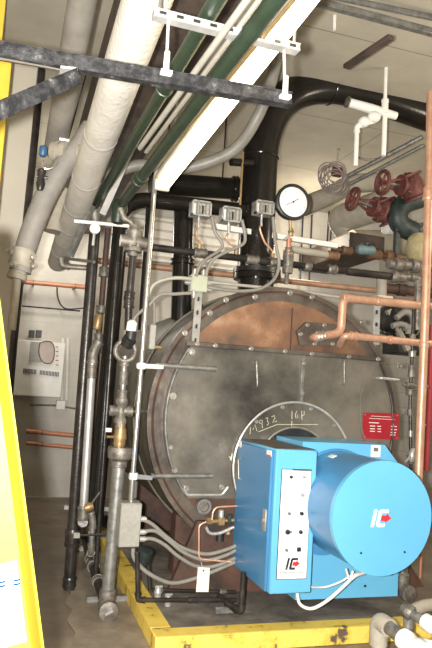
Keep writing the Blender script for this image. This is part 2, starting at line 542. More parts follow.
# chalk marks on ring
def strokes(lines, Y, r=.0025):
    g = M()
    for ln in lines:
        g.tube(PP(ln, Y), r, 5)
    return g
ch = [[(250, 434), (250.5, 427), (253, 430), (255, 424.5), (257, 431)],
      [(262, 424), (259.5, 423), (260, 420), (262.5, 420.5), (262, 424), (262.5, 428)],
      [(265.5, 418.5), (268, 417.5), (267.2, 421), (269, 423), (267, 425.5)],
      [(271.5, 417), (274, 415.5), (275, 418), (272.5, 422.5), (277, 421)],
      [(292, 411), (292, 419)], [(292, 421), (291, 432)],
      [(297, 411), (295.3, 414), (296, 418), (298, 417.5), (297.5, 414.5)],
      [(302, 420), (301.5, 411), (304.5, 411.5), (304, 415), (302, 415.5)],
      [(258, 432), (277, 424.5), (318, 424.5)]]
strokes(ch, YF-.0935).build('chalk_mark', MT['chalk'], root)
strokes([[(229, 457), (235, 457.5)], [(232, 453.5), (231.5, 461)], [(230, 459.5), (234, 455)]], YF-.0935 if 0 else YF-.058, .004).build('chalk_cross', MT['white'], root)
# red data plate
poly = PP([(363.5, 412.5), (399.5, 413.5), (399, 440), (363, 438.5)], YF-.068)
np_ = M().prism([V((p.x, YF-.062, p.z)) for p in poly], (0, .006, 0)).build('data_plate', MT['red'], root)
g = M()
for (x0, x1, y) in ((371, 391, 416.5), (369, 395, 419), (369, 379, 422.8), (370, 375, 426), (377.5, 381, 426.3), (370, 375, 428.8), (377.5, 381, 429), (370, 375, 431.3), (377.5, 381, 431.6), (391, 397, 426.5), (391, 397, 429.6), (390.5, 396, 432.5), (390.5, 395.5, 435)):
    q0, q1 = P(x0, y, YF-.064), P(x1, y, YF-.064)
    g.box(((q0.x+q1.x)/2, YF-.0635, (q0.z+q1.z)/2), (q1.x-q0.x, .002, .006 if y > 420 else .003))
g.build('plate_lines', MT['label'], np_)
for (px, py) in ((365, 414.5), (397.5, 415.5), (397, 438), (365, 437)):
    q = P(px, py, YF-.065); M().bolt((q.x, YF-.062, q.z), (0, -1, 0), .005, .006).build('rivet', MT['bolt'], np_)
# lower skirt + saddle
sk = PP([(196, 520), (166, 590), (300, 600), (420, 596), (380, 520)], YF-.0)
M().prism([V((p.x, YF-.045, max(p.z, .103))) for p in sk], (0, .05, 0)).build('front_skirt', MT['rustd'], root)
for yy in (YF+.5, YF+1.9):
    M().box((BC.x, yy, (BC.z-BR*.75+.1)/2), (1.25, .16, BC.z-BR*.75-.1), bev=.01).build('saddle', MT['rustd'], root)
# steam outlet flange plate for the copper pipes
q = P(315, 337, YF-.05)
M().prism([V((p.x, YF-.05, p.z)) for p in PP([(297, 331), (306, 322), (336, 324), (345, 334), (341, 346), (300, 345)], YF-.05)], (0, .03, 0)).build('copper_pipe_plate', MT['flange'], root)
for (px, py) in ((301, 334), (308, 325), (325, 325), (315, 344), (333, 344)):
    q = P(px, py, YF-.06); M().bolt((q.x, YF-.05, q.z), (0, -1, 0), .012, .02).build('bolt', MT['bolt'], root)

# ================================================================== BURNER
YC0, YC1 = 3.6, 4.24
cx0 = P(273, 522, YC0).x; cx1 = P(314.5, 522, YC0).x
cz1 = P(298, 450, YC0).z; cz0 = P(289, 594, YC0).z
bn = thing('gas_burner', 'sky blue gas burner with control cabinet and round blower drum', 'burner', ((cx0+cx1)/2+.2, 3.9, cz0))
cab = M().box(((cx0+cx1)/2, (YC0+YC1)/2, (cz0+cz1)/2), (cx1-cx0, YC1-YC0, cz1-cz0), bev=.008).build('control_cabinet', MT['bluel'], bn)
dr = M().box((cx0-.008, (YC0+YC1)/2+.01, (cz0+cz1)/2-.004), (.018, YC1-YC0-.05, cz1-cz0-.02), bev=.006).build('cabinet_door', MT['blue'], bn)
M().box(((cx0+cx1)/2, (YC0+YC1)/2+.01, cz1+.002), (cx1-cx0-.01, YC1-YC0-.04, .006)).build('cabinet_top', MT['flange'], bn)
# latch on door
q = V((cx0-.018, YC0+.155, (cz0+cz1)/2-.03))
def door_pt(px, py):
    d_ = ray(px, py); t = (cx0-.02-CAM.x)/d_.x; return CAM+d_*t
q = door_pt(264.5, 520)
M().box(q, (.012, .05, .13), bev=.02).build('latch_plate', MT['galv'], dr)
M().lathe([(0, .018), (.02, .016)], q, (-1, 0, 0)).build('latch_knob', MT['bolt'], dr)
h0, h1 = door_pt(241, 459), door_pt(241.5, 479)
M().tube(fillet([h0, h0+V((-.02, 0, 0)), h1+V((-.02, 0, 0)), h1], .01), .005, 8).build('door_clip', MT['bolt'], dr)
q = door_pt(240, 444); M().box(q, (.003, .05, .04)).build('sticker', MT['panel'], dr)
q = door_pt(269, 453); st = M().box(q, (.003, .075, .035)).build('sticker', MT['panel'], dr)
q = door_pt(269, 455.5); M().box(q+V((-.002, 0, 0)), (.002, .07, .008)).build('red_sticker_band', MT['redlogo'], dr)
# white control panel
def fp(px, py, y=YC0-.003):
    q = P(px, py, y); return V((q.x, y, q.z))
pa, pb, pc, pd = fp(283, 469.5), fp(312.5, 470), fp(304.5, 579), fp(276, 579)
cpx0 = (pa.x+pd.x)/2; cpx1 = (pb.x+pc.x)/2
M().box(((cpx0+cpx1)/2, YC0-.001, (pa.z+pd.z)/2), (cpx1-cpx0+.008, .004, pa.z-pd.z+.008)).build('panel_border', MT['black2'], bn)
cp = M().box(((cpx0+cpx1)/2, YC0-.004, (pa.z+pd.z)/2), (cpx1-cpx0, .006, pa.z-pd.z), bev=.001).build('control_panel', MT['panel'], bn)
M().box((cpx1-.06, YC0-.0045, pa.z+.0), (.12, .0075, .008)).build('panel_top_strip', MT['black2'], cp)
for (px, py, r_, m_) in ((291, 477, .009, 'black2'), (304, 477, .008, 'bolt'), (289.5, 495, .004, 'bolt'), (302.5, 495, .011, 'bolt'), (289, 513.5, .009, 'galvd'), (301.5, 513.5, .011, 'black2'), (287.5, 532, .014, 'black2'), (300.5, 532, .011, 'black2'), (286.3, 550, .009, 'galvd')):
    q = fp(px, py, YC0-.007)
    M().lathe([(0, r_*1.1), (.004, r_*1.1), (.004, r_), (.014, r_*.85)], q, (0, -1, 0), 16).build('knob', MT[m_], cp)
q = fp(287.5, 532, YC0-.02); M().box(q+V((.012, 0, 0)), (.03, .008, .008)).build('selector_lever', MT['black2'], cp)
q = fp(299, 549.5, YC0-.012); M().box(q, (.024, .012, .024), bev=.002).build('rocker_switch', MT['black2'], cp)
g = M()
for (px, py) in ((291, 481), (304, 481.5), (289.5, 499), (302, 499.5), (288.5, 518), (301, 518.3), (287.3, 538), (299.5, 537.5), (286, 555.5)):
    q = fp(px, py, YC0-.0075); g.box(q, (.02, .001, .0022))
qa, qb = fp(278, 572.5, YC0-.0075), fp(303, 572.3, YC0-.0075)
n = 26
for i in range(n):
    q = qa.lerp(qb, (i+.5)/n)
    if i != 10: g.box((q.x, q.y, q.z), (.0034, .001, .005))
g.build('panel_print', MT['strutd'], cp)

def logo(o, ux, uz, nrm, h, m_ic, m_red, parent, th=.002):
    """slanted I C with a red pointed flame in the middle of the C; o = lower left"""
    s = .22*h
    def q(x, z): return V(o)+V(ux)*(x*h+z*.22*h)+V(uz)*z*h
    g = M()
    g.prism([q(0, 0), q(.2, 0), q(.2, 1), q(0, 1)], V(nrm)*th)
    C_ = [(.32, .12), (.32, .88), (.44, 1), (.95, 1), (.98, .8), (.55, .8), (.52, .76), (.52, .24), (.55, .2), (.90, .2), (.90, 0), (.44, 0)]
    for tri in ([0, 1, 2, 5, 6, 7], [2, 3, 4, 5], [0, 7, 8, 11], [8, 9, 10, 11]):
        g.prism([q(*C_[i]) for i in tri], V(nrm)*th)
    g.build('logo_letters', m_ic, parent)
    g = M()
    g.prism([q(.58, .34), q(.88, .34), q(.88, .22), q(1.24, .5), q(.88, .78), q(.88, .66), q(.58, .66)], V(nrm)*th*1.2)
    g.build('logo_flame', m_red, parent)
o_ = fp(285, 570, YC0-.0072)
hh = fp(285, 558, YC0).z-fp(285, 570, YC0).z
logo(o_, (1, 0, 0), (0, 0, 1), (0, -1, 0), hh, MT['strutd'], MT['redlogo'], cp)

# rear housing with cut corner
YH = 3.84
hp = [fp(x, y, YH) for (x, y) in ((300, 443), (385, 443.5), (402.5, 469), (397, 596), (298, 600))]
hx0 = cx1+.012
hp[0].x = hx0; hp[4].x = hx0
hp[1].z = hp[0].z = (hp[0].z+hp[1].z)/2
hp[2].x = hp[3].x = (hp[2].x+hp[3].x)/2
hp[3].z = hp[4].z = (hp[3].z+hp[4].z)/2
hs = M().prism(hp, (0, 4.27-YH, 0)).build('burner_housing', MT['bluel'], bn)
q = fp(375.5, 451, YH); M().box((q.x, YH-.002, q.z), (.07, .004, .075)).build('sticker', MT['panel'], hs)
M().box((q.x, YH-.0045, q.z+.01), (.035, .002, .025)).build('sticker_print', MT['galvd'], hs)
for (px, py) in ((365, 586), (392, 574)):
    q = fp(px, py, YH); M().bolt(q, (0, -1, 0), .007, .008).build('screw', MT['black2'], hs)
# drum
YD = 3.28
DC = fp(382, 517.5, YD)
rd = .5*(abs(fp(382, 461, YD).z-fp(382, 574, YD).z))*.5+.5*abs(fp(432, 518, YD).x-fp(331.5, 515, YD).x)*.5
drum = M().lathe([(0, rd*.985), (.02, rd*.985), (YH-YD, rd*.985)], DC, ay, 72).build('blower_drum', MT['blue'], bn)
ec = M().lathe([(-.012, rd*.985), (-.012, rd), (.022, rd), (.022, rd*.98)], DC, ay, 72).build('drum_cover', MT['bluel'], bn)
M().ring((DC.x, YH-.02, DC.z), ay, rd*.99, .012, 72, 8).build('drum_seam', MT['blue'], bn)
lo_ = fp(370.5, 527, YD-.0125)
lh = fp(372, 509, YD).z-lo_.z
logo(lo_, (1, 0, 0), (0, 0, 1), (0, -1, 0), lh, MT['panel'], MT['redlogo'], ec)
for (px, py) in ((361, 553), (404.5, 552)):
    q = fp(px, py, YD-.012); M().bolt(q, (0, -1, 0), .005, .006).build('screw', MT['black2'], ec)
# stickers on drum side
for (a_, yy, L) in ((112, 3.68, .06), (62, 3.5, .05)):
    aa = math.radians(a_); c = V((DC.x+rd*.99*math.cos(aa), yy, DC.z+rd*.99*math.sin(aa)))
    M().box(c, (.004, L, .035), Matrix.Rotation(-aa, 3, 'Y')).build('sticker', MT['panel'], drum)
# scroll under the drum between cabinet and drum
q = fp(330, 560, 3.7)
M().lathe([(0, rd*.72), (.13, rd*.75)], (DC.x-.13, 3.72, DC.z-.09), ay, 48).build('blower_scroll', MT['blue'], bn)
# blast tube to boiler
M().lathe([(0, r2*.42), (.14, r2*.42)], (BC2.x, 4.25, BC2.z), ay, 40).build('blast_tube', MT['blue'], bn)

# burner leg pipe
pipe('support_pipe', 'black pipe leg standing on the plinth below the blue cabinet', 'pipe', [P(243.5, 572, 3.86), P(241, 612, 3.86), P(231, 606, 3.95), P(219, 596, 4.13)], .018, MT['dsteel'], fmat=MT['dsteel'])
q = P(226, 601, 4.0)
tag(M().bar((q.x-.07, 4.0, .122), (q.x+.06, 4.0, .122), .04, .04, bev=.003).build('steel_block', MT['galvd']), 'small grey steel channel piece lying on plinth under the tag', 'channel')

# white cables under the burner
tag(M().tube(spline([P(297, 592, 3.66), P(300, 604, 3.62), P(312, 608.5, 3.55), P(328, 600, 3.5), P(345, 585, 3.46), P(355, 576, 3.44), P(367, 572, 3.50)]), .010, 10).build('power_cable', MT['white']), 'thick white cable looping below the blue burner from the cabinet', 'cable')
tag(M().tube(spline([P(310, 587, 3.72), P(325, 587, 3.6), P(340, 582, 3.52), P(352, 575, 3.48), P(366, 571, 3.55)]), .006, 8).build('sensor_cable', MT['white']), 'thin white cable running under the round blue drum', 'cable')
ct = M().tube([P(349, 579, 3.41), P(346, 569, 3.40)], .006, 6).tube([P(353, 571, 3.41), P(350, 581, 3.41)], .006, 6)
tag(ct.build('cable_tie', MT['white']), 'white cable tie gripping the two cables under the drum', 'cable tie')

# ================================================================== BRASS PILOT GAS TRAIN
q = P(221, 527, 4.2)
gv = thing('pilot_valve_assembly', 'brass pilot gas valve cluster beside the blue cabinet door', 'valve', q+V((0, 0, -.08)))
M().tube([P(206, 522, 4.2), P(234, 520, 4.2)], .014, 10).build('nipple', MT['brass'], gv)
M().lathe([(-.02, .022), (.02, .022)], P(209, 521, 4.2), (1, 0, 0), 6).build('hex_nut', MT['brass'], gv)
M().box(P(221, 521, 4.2), (.05, .045, .055), bev=.006).build('valve_body', MT['brass'], gv)
M().lathe([(0, .02), (.05, .02), (.055, .012)], P(221, 518, 4.2), (0, 0, 1), 16).build('solenoid', MT['galv'], gv)
M().lathe([(0, .026), (.05, .026), (.055, .01)], P(220, 533, 4.2)-V((0, 0, .05)), (0, 0, 1), 16).build('regulator', MT['black2'], gv)
M().box(P(229, 519, 4.2), (.03, .03, .06), bev=.004).build('coil', MT['teal'], gv)
M().lathe([(-.014, .018), (.014, .018)], P(228, 532, 4.2), (0, 0, 1), 6).build('lower_nut', MT['brass'], gv)
tag(M().tube(fillet(PP([(212, 520), (213, 511), (217, 507), (237, 506)], 4.18), .03), .006, 8).build('copper_tube', MT['copper']), 'small bent copper tube rising above the brass pilot valve', 'pipe')
tag(M().tube(fillet(PP([(206, 522), (199, 525), (199, 559), (232, 562)], 4.16), .03), .006, 8).build('copper_tube', MT['copper']), 'long thin copper tube dropping behind the paper tag', 'pipe')
tag(M().tube(spline(PP([(206, 527), (210, 533), (220, 533), (234, 527)], 4.12)), .011, 10).build('braided_hose', MT['galv']), 'short silver hose curved below the brass valve', 'hose')
# hanging tag
q = PP([(198, 567), (210, 568), (208.5, 592), (196, 592)], 4.08)
tg = M().prism(q, (0, .002, 0)).build('paper_tag', MT['tag']); tag(tg, 'blank cream paper tag hanging below the conduits', 'tag')
M().lathe([(0, .006), (.003, .006)], P(203.5, 570.5, 4.078), (0, -1, 0), 10).build('eyelet', MT['black2'], tg)
M().tube([P(203.5, 570, 4.08), P(201, 562, 4.12)], .0012, 5).build('string', MT['white'], tg)

# ================================================================== JUNCTION BOX AND CONDUITS (lower left)
q = P(130, 525, 4.15)
jb = thing('junction_box', 'grey square electrical box low on the bright conduit', 'electrical box', q+V((0, 0, -.15)))
jw = P(140, 525, 4.15).x-P(119, 525, 4.15).x; jh = P(130, 503, 4.15).z-P(130, 547, 4.15).z
M().box((q.x, 4.2, q.z), (jw, .12, jh), bev=.005).build('enclosure', MT['box'], jb)
M().box((q.x, 4.137, q.z), (jw*.96, .008, jh*.97), bev=.003).build('cover', MT['box'], jb)
for z_ in (-1, 1):
    M().bolt((q.x, 4.134, q.z+z_*jh*.44), (0, -1, 0), .005, .005).build('screw', MT['bolt'], jb)
for py in (519, 532, 539):
    e = P(141, py, 4.17); M().lathe([(-.01, .018), (.025, .018), (.025, .013), (.035, .013)], e, (1, 0, 0), 12).build('connector', MT['galv'], jb)
cg = 'grey flexible conduits sagging below the boiler front'
for (lab, pts, r_) in (
    ('uppermost grey conduit from box side to the burner', [(141, 519), (152, 524), (167, 537), (183, 548), (205, 554), (222, 551), (238, 545)], .0125),
    ('middle grey conduit from box side to the burner', [(141, 532), (155, 531), (168, 540), (185, 553), (205, 560), (224, 556), (240, 548)], .0125),
    ('lower grey conduit leaving box side, sagging widest', [(141, 539), (153, 539), (165, 545), (178, 556), (196, 566), (215, 566), (240, 556)], .0125),
    ('grey conduit curling from the box underside to the right', [(133, 548), (134, 558), (143, 569), (157, 578), (172, 583), (190, 580), (212, 572), (240, 560)], .0135)):
    tag(M().tube(spline(PP(pts, 4.17 if 'side' in lab else 4.13)), r_, 12).build('flexible_conduit', MT['conduitg']), lab, 'conduit', cg)

# bright vertical conduit
cv = pipe('vertical_conduit', 'bright shiny vertical conduit rising from the grey box to the lamp', 'conduit', [P(131, 502, 4.2), P(141, 370, 4.2), P(155.5, 175, 4.2)], .0165, MT['chrome'], rad=.3, n=18)
tag(M().tube(spline(PP([(155.5, 175), (158, 165), (170, 155), (186, 152), (192, 157)], 4.2)), .012, 10).build('lamp_feed_conduit', MT['conduitw']), 'thin pale conduit arching over to the lit fluorescent lamp', 'conduit')
for (py, px2) in ((366, 163), (476, 152)):
    c = P({366: 141.5, 476: 133.5}[py], py, 4.2)
    s_ = thing('conduit_clamp', {366: 'white clamp and bar holding conduit at boiler door height', 476: 'pale clamp on the conduit just above the grey box'}[py], 'clamp', c+V((0, 0, -.02)))
    M().lathe([(-.02, .028), (.02, .028)], c, (P(141, 370, 4.2)-P(131, 502, 4.2)), 14).build('collar', MT['white'], s_)
    M().bar(c+V((-.03, -.0, 0)), P(px2, py+(1 if py < 400 else 2), 4.26), .02, .03, bev=.003).build('bar', MT['white'] if py < 400 else MT['galv'], s_)

# dark actuator under the box
c = P(144, 556, 4.25)
ac = thing('small_actuator', 'dark green small pump motor beside plinth edge below grey box', 'motor', c+V((0, 0, -.1)))
M().lathe([(-.05, .03), (-.045, .05), (.045, .05), (.05, .035)], c, (.2, -.3, 1), 20).build('motor_body', MT['teal'], ac)
M().lathe([(-.09, .03), (-.05, .03)], c, (.2, -.3, 1), 16).build('neck', MT['dsteel'], ac)
M().tube([P(148, 563, 4.25), P(150, 590, 4.25)], .014, 10).build('stem', MT['dsteel'], ac)
pipe('plinth_pipe', 'upper dark thin pipe lying along the plinth', 'pipe', [P(150, 590, 4.25), P(235, 592, 4.25)], .013, MT['dsteel'], fmat=MT['mal'], fits=((0, .1, .05, 1.5), (0, .85, .05, 1.5)))
pipe('plinth_pipe', 'lower dark pipe on plinth from corner elbow to the tag', 'pipe', [P(137, 552, 4.08), P(138, 600, 4.08), P(236, 600, 4.08)], .015, MT['dsteel'], fmat=MT['dsteel'], fits=((1, .55, .06, 1.3),))
for (px, py, lb) in ((158, 592, 'small silver drain valve, left of the two on plinth pipes'), (168, 600, 'small silver drain valve, right of the two on plinth pipes')):
    c = P(px, py, 4.16)
    vv = thing('drain_valve', lb, 'valve', c+V((0, 0, -.04)))
    M().lathe([(-.035, .022), (-.012, .022), (0, .028), (.012, .022), (.035, .022)], c, (0, 0, 1), 14).build('body', MT['galv'], vv)
    M().box(c+V((0, -.02, .04)), (.05, .01, .012), bev=.003).build('lever', MT['galv'], vv)

# ================================================================== LEFT VERTICAL PIPES
# C: dark steel standing pipe
cb = PZ(68.5, 588, .02); Yc = cb.y
pts = [P(69, 588, Yc), P(79.5, 430, Yc), P(95, 228, Yc)]
pts[0].z = .012
cC = pipe('standing_pipe', 'tall dark steel pipe standing on floor, nearest the left wall', 'pipe', pts, .041, MT['dsteel'], rad=.5, fmat=None, fits=((0, .32, .12, 1.28), (0, .045, .07, 1.15)))
# green pipes and fitting
YG = P(94, 207, Yc)
zg = YG.z
g0 = PZ(217, 0, zg); g1 = YG
ext = g0+(g0-g1).normalized()*.9
pipe('green_pipe', 'dark green overhead pipe beside the thick white insulated one', 'pipe', [ext, g1], .031, MT['green'], fits=((0, .42, .10, 1.2),))
c = P(94.5, 214, Yc)
tag(M().lathe([(-.09, .046), (-.05, .046), (-.05, .055), (.03, .055), (.05, .045), (.1, .045)], c, (P(95, 228, Yc)-P(94, 205, Yc)), 18).build('brass_union', MT['mal']), 'weathered union joining left green pipe to standing pipe', 'fitting')
# B: thick black pipe with elbow into black header
YBk = 4.95
hb = [(88, 500), (98, 470), (105, 370), (120.5, 232), (130, 200), (152, 193), (246, 207)]
YH2 = 5.0
p0 = P(92, 545, YH2); p0.z = .1
pipe('black_header_pipe', 'glossy black pipe rising on the left and turning into a header', 'pipe',
     [P(97, 500, YH2), P(122, 208, YH2), P(140, 199.5, YH2), P(245, 211, YH2)], .062, MT['black'], rad=.2, n=24)
el = thing('black_pipe_flange', 'black end cap flange on the lower header beside the lamp', 'fitting', P(245, 211, YH2))
M().lathe([(0, .075), (.02, .075)], P(244, 211, YH2), (1, 0, 0), 24).build('flange', MT['black'], el)
# bottom elbow of black pipe into the floor
pipe('black_bend_pipe', 'black pipe foot curving at the floor below the header riser', 'pipe', [P(97, 498, YH2), P(95, 520, YH2), P(106, 524, YH2+.2), P(118, 522, YH2+.5)], .062, MT['black'], rad=.15, n=24)
# second thick black header above
hB = tag_hold = pipe('black_drum_pipe', 'short thick black capped pipe behind the fluorescent lamp end', 'pipe', [P(150, 183, 5.5), P(236, 189, 5.5)], .098, MT['black'], n=28, fits=((0, .985, .05, 1.12), (0, .05, .05, 1.12)))
for px in (165, 222):
    q = P(px, 186, 5.5); M().tube([q, V((q.x, q.y, ZC))], .008, 6).build('hanger_rod', MT['dsteel'], hB)
pipe('black_drop_pipe', 'thick black vertical pipe dropping from the header to boiler', 'pipe', [P(184, 205, 5.2), P(181, 320, 5.2)], .085, MT['black'], n=28, fits=((0, .5, .05, 1.12),))
pipe('black_hanger_pipe', 'narrow black vertical pipe between bright conduit and drop pipe', 'pipe', [P(149.5, 202, 5.3), P(141, 330, 5.3)], .028, MT['black'])
# D: silver thinner pipe
YDp = 4.75
p_end = P(83, 520, YDp)
pipe('silver_pipe', 'slim silver vertical pipe between the dark and black pipes', 'pipe', [P(97, 345, YDp), P(93, 352, YDp), P(83, 518, YDp)], .030, MT['galv'], rad=.05, fits=((1, .12, .1, 1.2), (1, .97, .1, 1.35)), fmat=MT['mal'])
# floor pipe going to elbow E
Ye = PZ(107, 606, .05).y
e0 = P(83, 522, YDp); e1 = PZ(106, 602, .06)
pipe('floor_pipe', 'dark jointed pipe sloping along the floor to corner elbow', 'pipe', [e0, PZ(84, 535, .16), PZ(92, 562, .10), PZ(103, 597, .06)], .036, MT['dsteel'], rad=.06, fits=((2, .05, .06, 1.3), (2, .6, .05, 1.25)), fmat=MT['mal'])
pipe('branch_pipe', 'short grey branch pipe rising off the jointed floor pipe', 'pipe', [PZ(90, 558, .12), P(91, 552, YDp-.12), P(93, 520, YDp-.12), P(91, 512, YDp-.12)], .02, MT['galvd'], rad=.05, fmat=MT['mal'])
c = P(89, 507, YDp-.1)
bv = thing('blowdown_valve', 'small brass valve with angled lever above the branch pipe', 'valve', c)
M().lathe([(-.03, .025), (0, .032), (.03, .025)], c, (1, 0, .3), 14).build('body', MT['brass'], bv)
M().tube([c, P(100, 492, YDp-.15)], .007, 8).build('lever', MT['mal'], bv)
# E: fat silver pipe with bell reducer
Ye = 4.3
pe0 = P(107, 600, Ye); pe0.z = .07
pE = pipe('bell_pipe', 'fat galvanized vertical pipe with bell top and floor elbow', 'pipe', [V((pe0.x, Ye, .07)), P(119.5, 462, Ye)], .042, MT['galvd'], n=22)
d_ = (P(119.5, 462, Ye)-V((pe0.x, Ye, .07))).normalized()
c = P(119.7, 458, Ye)
M().lathe([(-.06, .045), (-.055, .053), (-.02, .053), (.0, .078), (.055, .084), (.07, .08), (.07, .05)], c, d_, 24).build('bell_reducer', MT['mal'], pE)
M().lathe([(.0, .05), (.06, .055), (.1, .055), (.11, .045)], V((pe0.x, Ye, .07)), d_, 20).build('elbow_collar', MT['mal'], pE)
M().lathe([(-.06, .05), (.06, .05), (.06, .062), (.1, .062), (.105, .055)], V((pe0.x, Ye, .066)), (0, -1, 0), 20).build('elbow', MT['mal'], pE)
M().box((pe0.x, Ye-.108, .066), (.05, .012, .016), Matrix.Rotation(math.radians(-30), 3, 'Y')).build('plug_bar', MT['galv'], pE)
# struts on floor
sg = 'grey strut channels on the floor at left'
for (px0, px1, py, w_, lb) in ((88, 137, 604, .045, 'grey steel channel on floor under the fat pipe elbow'), (74, 120, 551, .045, 'grey steel channel behind the jointed floor pipe')):
    a_ = PZ(px0, py, .025); b_ = PZ(px1, py-1, .025)
    yy = a_.y+.1
    g = M().bar((a_.x, yy, .024), (b_.x, yy, .024), .055, .045, bev=.002)
    o = g.build('strut_channel', MT['galvd']); tag(o, lb, 'channel', sg)
a_ = P(64, 507, 5.1); b_ = P(112, 509, 5.1)
tag(M().bar(a_, b_, .04, .03).build('cross_rod', MT['galvd']), 'horizontal grey bar crossing behind the vertical pipes near the floor', 'bar', sg)
tag(M().tube([P(75, 535.5, 4.55), P(107, 534, 4.55)], .008, 8).build('threaded_rod', MT['dsteel']), 'thin rod tying dark pipe coupling to the fat pipe', 'rod')
c = P(76.5, 535.5, 4.55)
tag(M().lathe([(-.02, .02), (.02, .02)], c, (1, 0, 0), 6).build('rod_nut', MT['galv']), 'silver nut on thin tie rod beside the dark pipe', 'nut')

# ---- valve column above the bell reducer
c = P(120, 437, Ye)
bvv = thing('ball_valve', 'brass ball valve with small lever above the bell pipe', 'valve', c+V((0, 0, -.06)))
M().lathe([(-.085, .032), (-.05, .036), (-.05, .04), (-.02, .04), (0, .046), (.02, .04), (.055, .038), (.055, .03), (.1, .03)], c, d_, 16).build('body', MT['brass'], bvv)
M().tube([c, c+V((-.09, -.02, .0))], .009, 8).build('stem', MT['brass'], bvv)
M().box(P(108.5, 430, Ye-.03), (.045, .012, .03), bev=.005).build('handle', MT['galv'], bvv)
c = P(121, 411, Ye)
xf = thing('cross_fitting', 'grey four way cross fitting above the brass ball valve', 'fitting', c+V((0, 0, -.08)))
M().lathe([(-.11, .03), (-.08, .03), (-.08, .042), (-.05, .042), (-.04, .034), (.04, .034), (.05, .042), (.08, .042), (.08, .03), (.12, .03)], c, d_, 18).build('body', MT['mal'], xf)
M().lathe([(-.075, .022), (-.075, .036), (-.045, .036), (-.035, .03), (.035, .03), (.045, .036), (.075, .036), (.075, .022)], c, (1, 0, 0), 18).build('side_arms', MT['mal'], xf)
tag(M().tube([P(131, 411.5, Ye), P(152, 411, 4.5)], .012, 8).build('sensing_pipe', MT['mal']), 'thin horizontal pipe from cross fitting to the boiler shell', 'pipe')
nv = pipe('nipple_stack', 'stacked grey nipples and couplings above the cross fitting', 'pipe', [P(122, 400, Ye), P(125, 356, Ye)], .022, MT['galvd'], fmat=MT['mal'], fits=((0, .12, .06, 1.5), (0, .5, .09, 1.35), (0, .85, .05, 1.6)))
c = P(125.5, 351, Ye-.02)
pm = thing('pipe_coupler', 'round ring shaped coupler hanging under the white plastic cap', 'coupler', c+V((0, 0, -.07)))
gg = M()
pts_ = [c+V((.066*math.cos(a_), 0, .066*math.sin(a_))) for a_ in [math.radians(115+i*11) for i in range(28)]]
M().tube(pts_, .017, 12).build('ring', MT['mal'], pm)
M().lathe([(-.03, .03), (-.03, .045), (.03, .045), (.03, .03)], P(128, 342, Ye-.03), (.4, -.6, 1), 18).build('dark_plug', MT['black2'], pm)
c = P(131.5, 327, Ye-.02)
wc = thing('temperature_sensor', 'white capped black sensor beside the bright conduit', 'sensor', c+V((0, 0, -.06)))
M().lathe([(-.055, .03), (-.05, .036), (.015, .036), (.02, .03)], c+V((0, 0, -.045)), (.1, 0, 1), 18).build('black_body', MT['black2'], wc)
M().lathe([(-.03, .034), (.03, .034), (.045, .02), (.05, .0)], c, (.1, 0, 1), 18).build('white_cap', MT['white'], wc)
# pipe above to tee, flanged valve
pA = pipe('riser_pipe', 'grey riser pipe under the bolted valve beside conduit', 'pipe', [P(128, 330, Ye+.05), P(129, 300, Ye+.05), P(133.5, 252, Ye+.05)], .026, MT['dsteel'], rad=.1, fits=((0, .9, .07, 1.35), (1, .1, .05, 1.4)), fmat=None)
c = P(133.5, 242, Ye+.05)
tv = thing('flanged_tee', 'weathered bolted tee fitting at the manifold left end', 'fitting', c+V((0, 0, -.1)))
M().lathe([(-.10, .035), (-.07, .035), (-.07, .062), (-.04, .062), (-.03, .045), (.03, .045), (.05, .058), (.075, .058), (.075, .035), (.12, .03)], c, d_, 20).build('body', MT['mal'], tv)
M().lathe([(-.09, .02), (-.09, .04), (-.06, .045), (.06, .045), (.09, .04), (.09, .02)], c, (1, 0, 0), 18).build('side_arms', MT['mal'], tv)
for i in range(6):
    a_ = math.radians(i*60)
    M().bolt(c+d_*(-.04)+V((.05*math.cos(a_), .05*math.sin(a_), 0)), (0, 0, 1), .009, .02).build('bolt', MT['bolt'], tv)
pipe('top_bend', 'grey elbow bend on top of the bolted tee fitting', 'pipe', [P(134, 233, Ye+.05), P(132, 222, Ye+.05), P(124, 219, Ye+.05), P(120, 208, Ye+.05)], .022, MT['mal'], rad=.05)

# white cross rod and small gauge
tag(M().tube([P(74, 221, 4.5), P(129, 226, 4.5)], .013, 10).build('cross_pipe', MT['white']), 'slender white horizontal pipe behind the tiny round gauge', 'pipe')
c = P(95, 228.5, 4.42)
g2 = thing('small_gauge', 'tiny round white pressure gauge on the left standing pipe', 'gauge', c+V((0, 0, -.05)))
M().lathe([(0, .036), (.03, .036)], c, (0, 1, 0), 24).build('case', MT['galv'], g2)
M().lathe([(-.003, .031), (.004, .031)], c, (0, 1, 0), 24).build('dial', MT['face'], g2)
M().tube([c+V((0, .02, -.03)), c+V((0, .04, -.11))], .01, 8).build('stem', MT['galv'], g2)
# clutter: struts going back from pipe (60..92, 258..)
tag(M().tube([P(63, 258, 5.2), P(94, 262, 4.7)], .012, 8).build('hanger_rod', MT['galvd']), 'silver rod from the white pipe end to standing pipe', 'rod')
tag(M().bar(P(70, 256, 4.7), P(92, 205, 4.6), .04, .04).build('diagonal_strut', MT['galvd']), 'grey diagonal channel between white pipe and standing pipe', 'channel')
tag(M().bar(P(102, 215, 4.6), P(131, 150, 4.6), .045, .045).build('diagonal_strut', MT['galv']), 'bare silver diagonal channel between the two green pipes', 'channel')
pipe('stub_pipe', 'dark short pipe with elbow under the white pipe end', 'pipe', [P(61, 258, 4.9), P(62, 266, 4.9), P(88, 268, 4.9)], .02, MT['mal'], fmat=MT['mal'])
